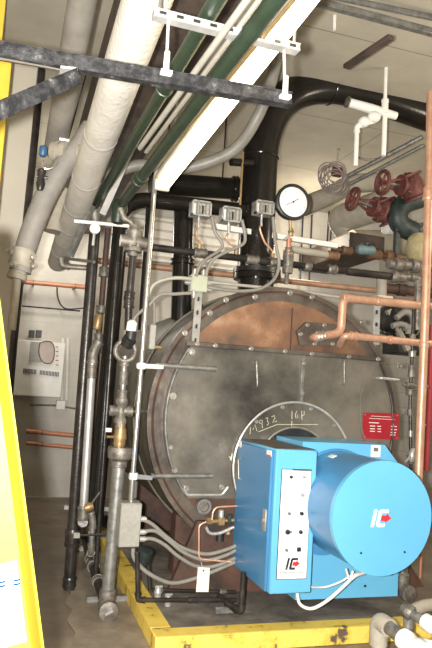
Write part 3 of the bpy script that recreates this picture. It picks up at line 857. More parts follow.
# rust pipe behind between C and B with valve
rrs = pipe('rusty_riser', 'rust brown vertical pipe between dark and glossy black pipes', 'pipe', [P(108, 228, 5.3), P(98, 345, 5.3), PZ(84, 545, .0)+V((0, .0, 0))], .024, MT['rustd'], fmat=MT['mal'], fits=((0, .38, .08, 1.8), (0, .7, .06, 1.6), (0, .95, .09, 1.5)))
c = P(98, 322, 4.95)
M().lathe([(-.06, .028), (-.05, .034), (.05, .034), (.06, .028)], c, (0.1, 0, 1), 12).build('brass_fitting', MT['brass'], rrs)
pipe('tall_thin_pipe', 'thin dark vertical pipe running just left of bell pipe', 'pipe', [P(117, 262, 4.9), V((P(103, 480, 4.9).x, 4.9, .0))], .017, MT['dsteel'], fits=((0, .3, .06, 1.6),))

# ================================================================== LEFT WALL ITEMS
cpg = 'copper pipes along the back wall'
for (pts, Yq, r_, m_, lb) in (
    ([(14, 281), (90, 287.5)], 8.35, .030, 'copperd', 'copper pipe on back wall above the white cabinet'),
    ([(26, 431), (90, 437)], 8.4, .030, 'copperd', 'upper of the two low copper pipes on back wall'),
    ([(26, 443), (90, 449)], 8.4, .026, 'copperd', 'lower of the two low copper pipes on back wall'),
    ([(96, 260.5), (440, 297.5)], 6.9, .034, 'copper', 'long copper pipe crossing behind the boiler top'),
):
    o = tag(M().tube(PP(pts, Yq), r_, 14).build('copper_pipe', MT[m_]), lb, 'pipe', cpg if 'back wall' in lb else None)
    if 'back wall' in lb:
        for t in (.25, .8):
            q = P(*pts[0], Yq).lerp(P(*pts[1], Yq), t)
            M().box(q+V((0, (YB-Yq)/2+.005, 0)), (.03, YB-Yq, .03)).ring(q, (1, 0, 0), r_+.002, .006, 16, 6).build('pipe_clip', MT['galvd'], o)
# white louvered cabinet
Yw = YB-.01
def wp(px, py, y): q = P(px, py, y); return V((q.x, y, q.z))
a_ = wp(14, 339, 8.3); b_ = wp(61, 398, 8.3)
hc = thing('wall_cabinet', 'white vented wall cabinet with oval brown outlined window', 'cabinet', ((a_.x+b_.x)/2, 8.45, b_.z))
hb_ = M().box(((a_.x+b_.x)/2, 8.45, (a_.z+b_.z)/2), (b_.x-a_.x, .29, a_.z-b_.z), bev=.01).build('housing', MT['white'], hc)
for i in range(24):
    t = (i+.5)/24
    if 9 <= i <= 10: continue
    q = P(23+t*36, 370.5+t*4, 8.3)
    M().box((q.x, 8.298, q.z), (.011, .012, .055)).build('vent_slot', MT['strutd'], hc)
# oval
ov = [(40, 343), (46, 341), (52, 342), (54.5, 348), (54, 358), (51, 364), (43, 363), (39.5, 357), (38.5, 350)]
g = M().prism([V((q.x, 8.285, q.z)) for q in PP(ov, 8.3)], (0, .01, 0)); g.build('oval_window', mat('pinkish_pane', (.42, .33, .27), None, 5, .4), hc)
q = fillet([V((q.x, 8.283, q.z)) for q in PP(ov+[ov[0]], 8.3)], .05, 3)
M().tube(q, .006, 6).build('window_rim', MT['rustd'], hc)
q = wp(36, 352, 8.29); M().box(q, (.15, .008, .25)).build('inner_panel', MT['box'], hc)
for i in range(5):
    q = wp(57, 347+i*4.5, 8.29); M().box(q, (.035, .006, .012)).build('red_mark', MT['redp'], hc)
for px in (31.5, 38.5):
    q = wp(px, 334, 8.5); tag(M().box(q, (.07, .12, .09), bev=.004).build('small_black_box', MT['black2']), 'small black box above the white cabinet, '+('left' if px < 35 else 'right')+' of the pair', 'box', 'small black boxes above the wall cabinet')
q = wp(60.5, 405, 8.5)
ob = thing('outlet_box', 'small white outlet box on wall right below the cabinet', 'electrical box', q+V((0, 0, -.05)))
M().box(q, (.11, .1, .11), bev=.005).build('box', MT['white'], ob)
M().box(q+V((0, -.052, 0)), (.09, .006, .09)).build('cover', MT['white'], ob)
tag(M().tube([wp(30, 405, 8.5), wp(58, 405.5, 8.5)], .012, 8).build('wall_conduit', MT['galvd']), 'thin horizontal wall conduit left of the outlet box', 'conduit')
tag(M().tube([wp(65, 407, 8.5), wp(85, 410, 8.5)], .012, 8).build('wall_conduit', MT['galvd']), 'thin horizontal wall conduit right of the outlet box', 'conduit')
for (px0, px1, lb) in ((63, 61.5, 'left'), (68, 66.5, 'right')):
    tag(M().tube([wp(px0, 338, 8.52), wp(px1, 400, 8.52)], .018, 8).build('wall_conduit', MT['white']), lb+' one of two white vertical conduits beside the cabinet', 'conduit')
tag(M().tube(spline(PP([(57, 285), (57.5, 296), (61, 305), (68, 309), (84, 308)], 8.5)), .009, 8).build('hanging_wire', MT['black2']), 'black wire drooping from the upper copper pipe', 'wire')
tag(M().tube([wp(22, 306, 8.52), wp(80, 311, 8.52)], .010, 6).build('wall_wire', MT['strutd']), 'thin dark straight wire across the wall above cabinet', 'wire')
# gray strap piece hanging on ceiling-left
q = wp(26, 60, 5.45)
a_, b_ = P(18, 14, 5.5), P(44, 50, 5.5)
tag(M().box(((a_.x+b_.x)/2, 5.52, (a_.z+b_.z)/2), (b_.x-a_.x, .12, a_.z-b_.z), bev=.006).build('wall_panel', MT['cream']), 'square cream panel box high on the pillar at upper left', 'panel')

tag(M().tube([P(42, 66, 5.45), P(27, 215, 5.45), P(14, 340, 5.45), V((P(10, 400, 5.45).x, 5.45, 0))], .03, 8).build('pillar_recess_shade', MT['dsteel']), 'dark strip added as recess shade down the right edge of the pillar', 'conduit')  # dark tube stands in for the shaded recess beside the pillar
# yellow column
q = P(9.5, 90, 4.4)
yc = thing('yellow_post', 'bright yellow painted post at upper left edge', 'post', (q.x-.1, 4.4, 0))
M().box((q.x-.1, 4.4, P(9, 64, 4.4).z/2), (.2, .1, P(9, 64, 4.4).z), bev=.004).build('post', MT['yellow'], yc)
q2 = P(4, 20, 4.4)
M().box((q2.x-.1, 4.44, 3.55), (.2, .06, 1.25), bev=.004).build('upper_post', MT['yellow'], yc)

# ladder, leaning close on the left
ld = thing('step_ladder', 'yellow ladder leaning close at the lower left edge', 'ladder', (P(0, 648, 1.65).x, 1.65, 0))
YL = 1.65
top_ = P(-24, 225, YL); bot = P(36, 700, YL)
dirn = (bot-top_).normalized()
bot2 = top_+dirn*((top_.z)/(-dirn.z))
yax = V((0, 1, 0)); sx = dirn.cross(yax).normalized()
if sx.x < 0: sx = -sx
def rail(off, name='side_rail'):
    g = M()
    A, B = top_+off, bot2+off
    up = yax
    g.bar(A-sx*.045, B-sx*.045, .10, .006, up=yax, bev=.001)
    for (o0, o1) in (((.005, 0), (.027, .045)), ((.027, .045), (.033, .043))):
        q = [A+sx*o0[0]+yax*o0[1], B+sx*o0[0]+yax*o0[1], B+sx*o1[0]+yax*o1[1], A+sx*o1[0]+yax*o1[1]]
        g.prism(q, yax*.004)
    return g.build(name, MT['fiber'], ld)
r1 = rail(V((0, 0, 0)))
rail(V((-.42, 0, 0)))
for i in range(6):
    t = .12+i*.17
    c = top_.lerp(bot2, t)
    M().box(c+V((-.25, .02, 0)), (.38, .05, .025), bev=.004).build('rung', MT['galv'], ld)
# label on the rail
def on_rail(px, py):
    d_ = ray(px, py); t = (YL-.0045-CAM.y)/d_.y; return CAM+d_*t
c = on_rail(14, 596)
rot = Matrix((sx, yax, -dirn)).transposed()
M().box(on_rail(5, 605), (.075, .002, .19), rot).build('white_label', MT['label'], r1)
for (px, py) in ((2, 584), (17, 582)):
    for k in (-1, 1):
        M().box(on_rail(px, py+k*2)+V((0, -.002, 0)), (.016, .0012, .005), rot).build('blue_print', MT['bluetext'], r1)

# ================================================================== OVERHEAD
def strut(a_, b_, w_, h_, m_, name, label, slots=0, group=None):
    o = M().bar(a_, b_, w_, h_, bev=.002).build(name, m_)
    tag(o, label, 'channel', group)
    d_ = (b_-a_).normalized()
    up = d_.cross(V((0, 1, 0))).normalized()
    for s in (-1, 1):
        M().bar(a_+V((0, -w_/2-.001, s*h_*.42)), b_+V((0, -w_/2-.001, s*h_*.42)), .004, h_*.1).build('lip', m_, o)
    for i in range(slots):
        c = a_.lerp(b_, (i+.5)/slots)
        M().bar(c-d_*.012+V((0, -w_/2-.002, 0)), c+d_*.012+V((0, -w_/2-.002, 0)), .003, h_*.35).build('slot', MT['black2'], o)
    return o
Ys = 2.2
sa, sb = P(-40, 44, Ys), P(290, 100.5, Ys)
strut(sa, sb, .041, .052, MT['strutd'], 'strut_channel', 'long dark steel channel crossing below the overhead pipes')
M().bar(P(-40, 51, Ys-.025), P(74, 72.5, Ys-.025), .006, .005).build('edge_highlight', MT['chrome'], [o for o in COL.objects if o.name == 'strut_channel.002'][0])  # highlight on the lower lip, put in as a bright strip
ba, bb = P(76, 77, Ys-.05), P(-40, 128, Ys-.3)
strut(ba, bb, .041, .05, MT['strutd'], 'brace_channel', 'dark diagonal brace channel running to the left edge')
M_ = M().bar(P(60, 70, Ys-.045), P(77, 72, Ys-.045), .05, .008)
tag(M_.build('corner_bracket', MT['galv']), 'bright metal bracket joining brace to the dark channel', 'bracket')
ua, ub = P(153, 14, 2.08), P(298, 50, 2.08)
strut(ua, ub, .041, .028, MT['galv'], 'strut_channel', 'bright slotted channel above the dark one', 9)
for (x0, y0, x1, y1, lb) in ((168.5, 20, 166, 74, 'left'), (284, 50, 285, 98, 'right')):
    rdp = thing('hanger_rod', lb+' threaded rod linking bright and dark overhead channels', 'rod', P(x1, y1, Ys-.03))
    M().tube([P(x0, y0, 2.08), P(x1, y1, Ys-.03)], .006, 8).build('rod', MT['galv'], rdp)
    M().lathe([(0, .011), (.07, .011), (.075, .007)], P(x1, y1-3, Ys-.03), (0, 0, 1), 8).build('rod_coupling', MT['white'], rdp)
    M().box(P(x1, y1-1, Ys-.03), (.04, .03, .012)).build('foot', MT['white'], rdp)
# drop rods to ceiling
for (px, lb) in ((160, 'left'), (296, 'right')):
    p_ = ua.lerp(ub, .04 if px < 200 else .97)
    tag(M().tube([p_, V((p_.x, p_.y, ZC))], .006, 8).build('ceiling_rod', MT['galvd']), lb+' hanger rod holding bright channel to the ceiling', 'rod')
# ceiling struts at right
ca, cb_ = P(318, 2.5, 3.6), P(445, 36, 3.6)
strut(ca, cb_, .045, .04, MT['galvd'], 'ceiling_channel', 'weathered channel crossing the ceiling at upper right')
tag(M().tube([P(335, -3, 3.7), P(445, 20, 3.7)], .022, 10).build('ceiling_conduit', MT['galvd']), 'upper right ceiling conduit, lower of the parallel pair', 'conduit')
tag(M().tube([P(350, -6, 3.9), P(445, 12, 3.9)], .018, 10).build('ceiling_conduit', MT['dsteel']), 'upper right ceiling conduit, topmost of the parallel pair', 'conduit')
tag(M().tube([P(335, -14, 4.0), P(334.5, 30, 4.0)], .013, 10).build('rod_stub', MT['white']), 'short pale rod hanging from the ceiling at upper right', 'rod')
for (x0, lb) in ((333.2, 'l'),):
    pass

# white insulated pipe
wa, wb = P(147, 0, 2.36), P(58, 262, 6.3)
wa2 = wa+(wa-wb).normalized()*.5
wpipe = M().tube([wa2]+[wa2.lerp(wb, i/10) for i in range(1, 11)], .094, 28).build('insulated_pipe', MT['insul'])
tag(wpipe, 'thick white insulated overhead pipe at upper left', 'pipe')
dd = (wb-wa2).normalized()
for t in (.38, .52, .64, .74, .82, .9):
    M().lathe([(-.018, .0955), (.018, .0955)], wa2.lerp(wb, t), dd, 28).build('jacket_band', MT['tape'], wpipe)
M().lathe([(0, .08), (.02, .05)], wb, dd, 24).build('end_cap', MT['mal'], wpipe)
# lump of plaster at elbow
g = M().lathe([(-.12, .07), (-.1, .092), (-.05, .1), (0, .096), (.05, .1), (.1, .09), (.12, .07)], P(78, 153, 3.95), (P(60, 152, 4.0)-P(85, 154, 3.9)), 16)

# grooved coupling clamp next to the white pipe
c = P(63, 152, 4.35)
k1 = thing('pipe_clamp', 'cream bolted clamp beside the white pipe, upper one', 'clamp', c+V((0, 0, -.06)))
ax1 = (P(75, 152, 4.3)-P(55, 151, 4.4)).normalized()
M().lathe([(-.065, .05), (-.065, .072), (-.03, .075), (-.028, .06), (.012, .06), (.014, .075), (.05, .072), (.05, .05)], c, ax1, 18).build('clamp_body', MT['insulc'], k1)
M().lathe([(.05, .045), (.12, .04), (.14, .06), (.2, .055)], c, ax1, 14).build('neck', MT['insulc'], k1)
for s in (-1, 1):
    M().lathe([(-.03, .016), (.03, .016)], c+V((0, -.03, s*.075)), (1, 0, 0), 8).build('clamp_bolt', MT['bolt'], k1)
# grey hose/pipe bent
bend = spline([P(92, 128, 4.3), P(78, 150, 4.3), P(64, 166, 4.35), P(48, 192, 4.4), P(35, 222, 4.45), P(25, 252, 4.5), P(20, 272, 4.5)])
tag(M().tube(bend, .073, 22).build('bent_pipe', MT['insulg']), 'thick grey bent pipe curving down along the pillar', 'pipe')
c = P(21, 262, 4.5)
k2 = thing('pipe_clamp', 'pale bolted clamp at the bottom of the bent pipe', 'clamp', c+V((0, 0, -.12)))
ax2 = (P(14, 290, 4.5)-P(25, 250, 4.5)).normalized()
M().lathe([(-.085, .06), (-.085, .08), (-.05, .086), (-.02, .08), (.0, .076), (.03, .084), (.05, .06), (.08, .058), (.085, .066), (.12, .066), (.12, .04)], c, ax2, 20).build('clamp_body', MT['insulc'], k2)
for (ox, oz) in ((-.08, .05), (.07, .03), (-.05, -.03), (.08, -.03)):
    M().lathe([(-.02, .022), (.03, .022), (.03, .014), (.05, .014)], c+V((ox, -.06, oz)), (.3, -1, 0), 8).build('clamp_bolt', MT['bolt'], k2)
pipe('cream_pipe', 'narrow cream pipe dropping down the pillar from the clamp', 'pipe', [P(17.5, 276, 4.5), P(11.5, 330, 4.5)], .028, MT['insulc'])
# grey straight pipe behind
ga, gb = P(85, -12, 3.3), P(55, 150, 4.7)
tag(M().tube([ga, gb], .078, 22).build('grey_pipe', MT['insulg']), 'grey overhead pipe left of the thick white one', 'pipe')
tag(M().tube([P(90, 60, 4.6), P(68, 140, 4.9)], .006, 6).build('hanging_wire', MT['black2']), 'thin dark wire hanging behind the white pipe', 'wire')
# insulated stub pipe behind the white pipe
tag(M().tube([P(62, 190, 5.2), P(54, 232, 5.2)], .09, 18).build('short_insulated_pipe', MT['insulc']), 'short cream insulated pipe half hidden behind white pipe', 'pipe')
# blue valve
c = P(43, 152, 4.25)
b1 = thing('vent_valve', 'small vent valve with blue cap left of the clamp', 'valve', c+V((0, 0, -.15)))
M().lathe([(-.03, .018), (-.02, .026), (.03, .026), (.04, .015)], c, (0, 0, 1), 12).build('blue_cap', mat('blue_plastic', (.03, .11, .22), None, 5, .4), b1)
M().tube(spline(PP([(43, 160), (44, 168), (52, 168), (58, 162)], 4.25)), .006, 8).build('tube', MT['chrome'], b1)
M().lathe([(-.08, .02), (-.04, .03), (0, .022), (.05, .03), (.06, .018)], P(41, 178, 4.25), (0, 0, 1), 10).build('body', MT['dsteel'], b1)
M().tube([P(36, 176, 4.25), P(48, 178, 4.25)], .01, 8).build('stem', MT['dsteel'], b1)

# green pipe B and conduits beside it
zB = P(121, 205, 4.4).z
a0 = PZ(275, 0, zB); a1 = P(121, 205, 4.4)
e_ = (a0-a1).normalized()
grB = pipe('green_pipe', 'dark green overhead pipe running beside the lit lamp', 'pipe', [a0+e_*.6, a1], .031, MT['green'], fits=((0, .8, .1, 1.2),))
c = P(119, 212, 4.4)
tag(M().lathe([(-.08, .04), (-.02, .05), (.02, .058), (.08, .045)], c, (.1, 0, 1), 14).build('green_fitting', MT['green']), 'green painted elbow fitting at the lower end of lampside pipe', 'fitting')
for (x0, x1, y1, r_, mm, lb, dz_) in ((247, 140, 148, .013, 'conduitw', 'broad pale conduit left of the lampside green pipe', .0),
                                    (259, 146, 152, .010, 'conduitw', 'thin pale conduit between broad conduit and green pipe', .05),
                                    (286, 152, 162, .011, 'conduitw', 'thin pale conduit immediately right of the lampside green pipe', .02),
                                    (293, 157, 165, .009, 'brass', 'thin brownish conduit nearest the lit lamp', .03)):
    q0 = PZ(x0, 0, zB+dz_); q1 = PZ(x1, y1, zB+dz_)
    tag(M().tube([q0+(q0-q1).normalized()*.5, q1], r_, 10).build('overhead_conduit', MT[mm]), lb, 'conduit')
for (px, lb) in ((0, 'x'),):
    pass
# brown beam along ceiling between white and green pipes
q0 = PZ(178, 30, 3.35); q1 = PZ(92, 190, 3.35)
bm_ = M().box((0, 0, 0), (.01, .01, .01))
struct(M().box((q0.x-.02, 4.9, 3.62), (.5, 7.0, .5), bev=.01).build('trim_2', MT['beam']))

# fluorescent lamp
zL = 2.80
l0, l1 = PZ(318, -18, zL), PZ(162, 187, zL)
lx = (l0.x+l1.x)/2
lamp = thing('fluorescent_lamp', 'lit fluorescent strip lamp hanging diagonally overhead', 'lamp', (l0.lerp(l1, .5)+V((0, 0, .08))))
M().bar(l0+V((0, 0, .065)), l1+V((0, 0, .065)), .10, .05, bev=.01).build('housing', MT['fix'], lamp)
dL = (l1-l0).normalized(); sL = dL.cross(V((0, 0, 1))).normalized()
for s in (-1, 1):
    M().tube([l0+dL*.05+sL*s*.027, l1-dL*.05+sL*s*.027], .018, 14).build('tube', MT['tube'], lamp)
for e in (l0, l1):
    M().box(e+V((0, 0, .02)), (.10, .03, .09), bev=.006).build('end_cap', MT['fix'], lamp)
for t in (.12, .88):
    M().tube([l0.lerp(l1, t)+V((0, 0, .09)), l0.lerp(l1, t)+V((0, 0, ZC-zL))], .004, 6).build('suspension_rod', MT['galv'], lamp)

# big grey flexible duct hose
gh = spline([P(104, 176, 5.0), P(140, 165, 4.9), P(170, 169, 4.8), P(203, 164, 4.7), P(236, 148, 4.6), (P(258, 116, 4.5)), P(272, 78, 4.3), P(279, 40, 4.0), P(283, 5, 3.7)])
tag(M().tube(gh, .045, 16).build('grey_hose', MT['conduitg']), 'thick grey hose sweeping from the lamp end up to ceiling', 'hose')

# big black breeching pipe
Yk = 5.05
rk = .152
bk = [P(256, 300, Yk), P(259, 250, Yk), P(266, 160, Yk), P(275, 86, Yk), P(336, 84, Yk), P(450, 122, Yk)]
pth = [bk[0], bk[1], bk[2]] + []
arc = fillet([bk[2], P(270, 92, Yk), P(330, 86, Yk)], .62, 12)
full = fillet([P(255.5, 300, Yk), P(266, 160, Yk), P(272, 74, Yk), P(345, 92, Yk), P(455, 122, Yk)], .5, 14)
full = fillet([P(255.5, 300, Yk), P(264, 165, Yk)], .1)[:1] + spline([P(256, 250, Yk), P(259.5, 170, Yk), P(264, 135, Yk), P(278, 106, Yk), P(302, 90, Yk), P(335, 87.5, Yk), P(380, 98, Yk), P(455, 124, Yk)], 8)
bp_ = M().tube(full, rk, 36).build('black_steam_pipe', MT['black'])
tag(bp_, 'very large glossy black pipe elbow rising from boiler top', 'pipe')
zt_ = BC.z+math.sqrt(max(0, BR**2-(full[0].x-BC.x)**2))
M().lathe([(-.02, .2), (.025, .2), (.025, .14)], V((P(257, 278, Yk).x, Yk, P(257, 278, Yk).z)), (0, 0, 1), 32).build('lower_flange', MT['black'], bp_)
M().lathe([(-.02, .2), (.02, .2)], V((P(257, 270, Yk).x, Yk, P(257, 272, Yk).z)), (0, 0, 1), 32).build('upper_flange', MT['dsteel'], bp_)
for i in range(12):
    a_ = math.radians(i*30+10); q = P(257, 274, Yk)
    M().bolt(V((q.x+.175*math.cos(a_), Yk+.175*math.sin(a_), q.z+.015)), (0, 0, 1), .014, .05).build('bolt', MT['bolt'], bp_)
M().ring(P(260.5, 158, Yk), (P(261, 150, Yk)-P(260, 165, Yk)), rk*.995, .009, 36, 8).build('weld_seam', MT['black'], bp_)
M().tube([P(252, 163, Yk-.15), P(231, 162, Yk-.2)], .032, 14).build('stub_nozzle', MT['black'], bp_)
M().ring(P(331, 87.5, Yk), (1, 0, -.02), rk*.995, .008, 36, 8).build('weld_seam', MT['black'], bp_)
tag(M().tube([P(243, 152, 4.85), P(240, 205, 4.85)], .009, 8).build('sensing_line', MT['brass']), 'thin pale vertical line left of the large black pipe', 'pipe')
# bracket on black pipe
q = P(379, 72, 5.2)
tag(M().bar(P(375, 68, 5.1), P(385, 70, 5.1), .03, .02).bar(P(376, 68, 5.1), P(377, 78, 5.1), .03, .02, up=(0, 1, 0)).build('pipe_bracket', MT['black2']), 'small black angle bracket atop the large black pipe', 'bracket')

# ceiling angle + hung white pipes
ang_ = M().bar(PZ(346, 67, 3.75), PZ(391, 37, 3.75), .05, .03, bev=.002).build('ceiling_angle', MT['beam'])
tag(ang_, 'brown angle bar hanging below ceiling above the black pipe', 'bar')
Yv = 4.5
hp1 = pipe('hanging_white_pipe', 'longer thin white vertical pipe hanging from the ceiling', 'pipe', [P(387, 33, Yv), P(385, 104, Yv), P(383.5, 156, Yv)], .015, MT['white'], rad=.2, fits=((1, .05, .12, 1.9),))
M().tube([P(385, 116, Yv), P(383.5, 156, Yv)], .020, 12).build('lower_sleeve', MT['white'], hp1)
M().lathe([(0, .05), (.02, .05)], P(387, 33, Yv), (0, 0, 1), 14).build('ceiling_flange', MT['mal'], hp1)
M().tube([P(387, 33, Yv)+V((0, 0, 0)), V((P(387, 33, Yv).x, Yv, ZC))], .012, 8).build('upper_rod', MT['beam'], hp1)
tag(M().tube([P(362, 60, 5.0), P(361, 74, 5.0)], .018, 10).build('pipe_hanger', MT['white']), 'short pale rod holding the black pipe from angle bar', 'rod')
hv = pipe('white_branch_pipe', 'shorter white pipe dropping from the insulated cross piece', 'pipe', [P(375, 121, Yv), P(357, 126, Yv), P(355.5, 166, Yv)], .019, MT['white'], rad=.03, fmat=MT['white'])
q0, q1 = P(347, 102, Yv+.02), P(396, 116, Yv+.02)
iv = M().lathe([(0, .028), (.01, .036), ((q1-q0).length*.5, .04), ((q1-q0).length, .032)], q0, (q1-q0), 16).build('insulated_branch', MT['white'])
tag(iv, 'white wrapped horizontal branch beneath the large black pipe', 'pipe')
M().lathe([(0, .045), (.012, .045)], q0, (q1-q0), 14).build('end_ring', MT['mal'], iv)
for (px, py, r_) in ((374, 117, .055), (364, 122, .05)):
    tag(M().ball(P(px, py, Yv-.02), r_, 14, .85).build('valve_bulb', MT['white']), 'white bulbous valve body on the branch, '+('right' if px > 370 else 'left')+' one', 'valve')

# ================================================================== BACKGROUND RIGHT
# seams panel / louver behind
Yq = 8.35
a_, b_ = wp(150, 214, Yq), wp(176, 262, Yq)
lv = thing('wall_louver', 'pale slatted louver on back wall behind the black pipes', 'louver', ((a_.x+b_.x)/2, Yq+.1, b_.z))
M().box(((a_.x+b_.x)/2+.3, Yq+.13, (a_.z+b_.z)/2), (b_.x-a_.x+1.2, .06, a_.z-b_.z), bev=.005).build('frame', MT['white'], lv)
for i in range(5):
    z_ = b_.z+(a_.z-b_.z)*(i+.5)/5
    M().box(((a_.x+b_.x)/2+.3, Yq+.09, z_), (b_.x-a_.x+1.1, .06, .02), Matrix.Rotation(.4, 3, 'X')).build('slat', MT['cream'], lv)
# vertical thin cables on the back wall
for (x0, x1, y0, y1, r_, lb) in ((303, 300, 215, 285, .012, 'leftmost'), (312, 309, 215, 285, .012, 'second'), (329.5, 327, 205, 245, .012, 'third'), (333, 330, 205, 245, .012, 'rightmost')):
    tag(M().tube([wp(x0, y0, 8.5), wp(x1, y1, 8.5)], r_, 6).build('wall_cable', MT['strutd']), lb+' of four dark vertical wall lines right of the big gauge', 'cable', None)
# dark equipment box
q = P(365, 246, 7.2)
tag(M().box((q.x-.02, 7.86, q.z), (.5, 1.5, .26), bev=.01).build('dark_duct', MT['beam']), 'dark brown box duct below the cream insulated pipes', 'duct')
# cream insulated pipes
pipe('cream_insulated_pipe', 'large cream insulated pipe bending down behind the red valves', 'pipe', [P(347, 228, 6.6), P(340, 219, 6.6), P(375, 207, 6.2), P(420, 190, 5.9)], .16, MT['insulc'], rad=.2, n=26)
tag(M().tube([P(352, 243, 7.4), P(420, 243, 7.4)], .17, 24).build('white_duct_pipe', MT['insulc']), 'fat pale horizontal duct pipe behind the red valves', 'pipe')
pipe('cream_branch_pipe', 'cream insulated pipe behind the coiled cables', 'pipe', [P(300, 208, 6.2), P(330, 196, 6.2), P(350, 184, 6.2), P(376, 182, 6.2)], .105, MT['insulc'], rad=.2, n=22)
pipe('rusty_pipe_run', 'rusty horizontal pipe with fittings behind the manifold extension', 'pipe', [P(332, 249, 5.3), P(402, 258, 5.3), P(402, 276, 5.3)], .028, MT['rustd'], fmat=MT['rust'], fits=((0, .2, .1, 1.5), (0, .6, .12, 1.6), (0, .8, .06, 1.9)))
c = P(366, 250, 5.2)
tcv = thing('small_teal_valve', 'small pale teal valve on the rusty horizontal pipe', 'valve', c+V((0, 0, -.06)))
M().lathe([(-.09, .03), (-.06, .05), (-.02, .045), (.02, .045), (.06, .05), (.09, .03)], c, (1, 0, 0), 14).build('body', mat('pale_teal', (.16, .24, .25), (.1, .15, .15), 14, .5), tcv)
M().lathe([(0, .02), (.05, .02), (.055, .05), (.07, .05)], c, (0, -.3, 1), 14).build('knob', MT['teal'], tcv)
pipe('grey_crossover_pipe', 'thick dark grey pipe stub left of the vertical copper pipe', 'pipe', [P(388, 264, 5.0), P(440, 268, 5.0)], .045, MT['mal'], fits=((0, .2, .1, 1.35), (0, .5, .08, 1.4)))
pipe('dark_crossover_pipe', 'dark pipe entering from right edge above the copper pipe', 'pipe', [P(384, 288, 5.6), P(440, 294, 5.6)], .05, MT['rustd'], fits=((0, .3, .1, 1.2),))
# red gate valves
def gate_valve(c, wheel_c, ww, label, out_dir):
    v = thing('gate_valve', label, 'valve', c+V((0, 0, -.15)), 'red handwheel gate valves at right')
    ax = (c-wheel_c).normalized()
    hw = M().ring(wheel_c, ax, ww, .018, 28, 8)
    u = ax.orthogonal().normalized(); w_ = ax.cross(u)
    for i in range(5):
        a_ = math.radians(72*i+10)
        hw.tube([wheel_c, wheel_c+(u*math.cos(a_)+w_*math.sin(a_))*ww], .012, 6)
    hw.lathe([(-.03, .025), (.03, .03)], wheel_c, ax, 12)
    hw.build('handwheel', MT['redv'], v)
    L = (c-wheel_c).length
    M().tube([wheel_c, wheel_c+ax*L*.55], .016, 10).build('stem', MT['mal'], v)
    for s in (-1, 1):
        M().tube([wheel_c+ax*L*.2+w_*s*.02, wheel_c+ax*L*.45+w_*s*.055, wheel_c+ax*L*.62+w_*s*.06], .013, 8).build('yoke_arm', MT['redv'], v)
    M().lathe([(L*.56, .10), (L*.62, .10), (L*.62, .065), (L*.72, .075), (L*.80, .13), (L*.86, .13)], wheel_c, ax, 20).build('bonnet', MT['redv'], v)
    M().lathe([(-.12, .12), (-.1, .12), (-.09, .085), (-.04, .1), (.04, .1), (.09, .085), (.1, .12), (.12, .12)], c, out_dir, 24).build('body', MT['redv'], v)
    for i in range(6):
        a_ = math.radians(60*i); M().bolt(wheel_c+ax*L*.86+(u*math.cos(a_)+w_*math.sin(a_))*.11, -ax, .012, .07).build('bolt', MT['rustd'], v)
    return v
Yr = 5.5
gate_valve(P(387, 212, Yr), P(352.5, 199, Yr-.02), .105, 'left red handwheel valve, lower of the pair', (.45, 0, -1))
gate_valve(P(413, 187, Yr-.3), P(382.5, 182.5, Yr-.32), .105, 'right red handwheel valve beside the vertical copper pipe', (.5, 0, -1))
# teal pump elbow
tq = thing('teal_pump_body', 'dark teal cast iron elbow body below the right red valve', 'pump', P(412, 235, 5.5))
M().tube(spline(PP([(420, 198), (404, 204), (397, 216), (402, 226), (413, 232)], 5.4)), .1, 20).build('volute', MT['teal'], tq)
M().lathe([(0, .09), (.03, .09), (.03, .05), (.12, .05)], P(412, 232, 5.4), (0, 0, -1), 18).build('neck', MT['teal'], tq)
for px in (397, 418):
    M().bar(P(px, 228, 5.4), P(px-1, 258, 5.4), .05, .05, bev=.004).build('leg', MT['teal'], tq)
M().bar(P(395, 229, 5.38), P(428, 224, 5.38), .05, .04).build('top_bar', MT['teal'], tq)
tag(M().lathe([(-.08, .06), (-.06, .09), (.06, .09), (.08, .06)], P(391, 226, 5.6), (1, 0, .05), 16).build('oval_cover', MT['white']), 'small pale oval cover left of the teal pump body', 'cover')
tag(M().lathe([(-.14, .05), (-.1, .1), (0, .12), (.08, .1), (.12, .06)], P(419, 247, 5.0), (0, 0, 1), 14).build('yellow_insulation', MT['ylw']), 'pale yellow insulation lump behind the vertical copper pipe', 'insulation')
# coils
ckr = [(335, 178, 17, 6.5), (337, 182, 14, 6.4), (332, 176, 15, 6.3), (336, 172, 12, 6.2)]
co = M()
for i, (px, py, rp_, yy) in enumerate(ckr):
    c = P(px, py, yy-.9); 
    for k in range(3):
        co.ring(c+V((random.uniform(-.02, .02), k*.012, random.uniform(-.02, .02))), (random.uniform(-.2, .2), 1, random.uniform(-.2, .2)), rp_/650*5.5+random.uniform(-.012, .012), .006, 40, 6)
ccoil = tag(co.build('cable_coil', MT['cable']), 'coil of grey cable hanging behind the round gauge', 'cable coil')
tag(M().lathe([(-.05, .03), (-.04, .05), (.04, .05), (.05, .03)], P(337, 172, 5.6), (1, 0, 0), 12).build('coil_bundle', MT['redv']), 'reddish bundle tied inside the cable coil', 'bundle')
M().tube([P(337, 165, 5.7), P(338, 148, 5.7), P(340, 150, 5.7)], .006, 6).build('coil_hook', MT['galv'], ccoil)
for i, (p0_, p1_, r_, lb) in enumerate((((344, 178), (422, 137), .022, 'dark diagonal conduit behind the coil, upper of the pair'), ((350, 184), (424, 145), .018, 'dark diagonal conduit behind the coil, lower of the pair'))):
    tag(M().tube([P(*p0_, 5.5), P(*p1_, 4.9)], r_, 10).build('diagonal_conduit', MT['galvd']), lb, 'conduit')
tag(M().tube(spline(PP([(357, 157), (368, 160), (385, 157), (400, 150), (412, 140)], 5.4)), .012, 8).build('drooping_cable', MT['conduitg']), 'grey cable drooping under the two hanging white pipes', 'cable')

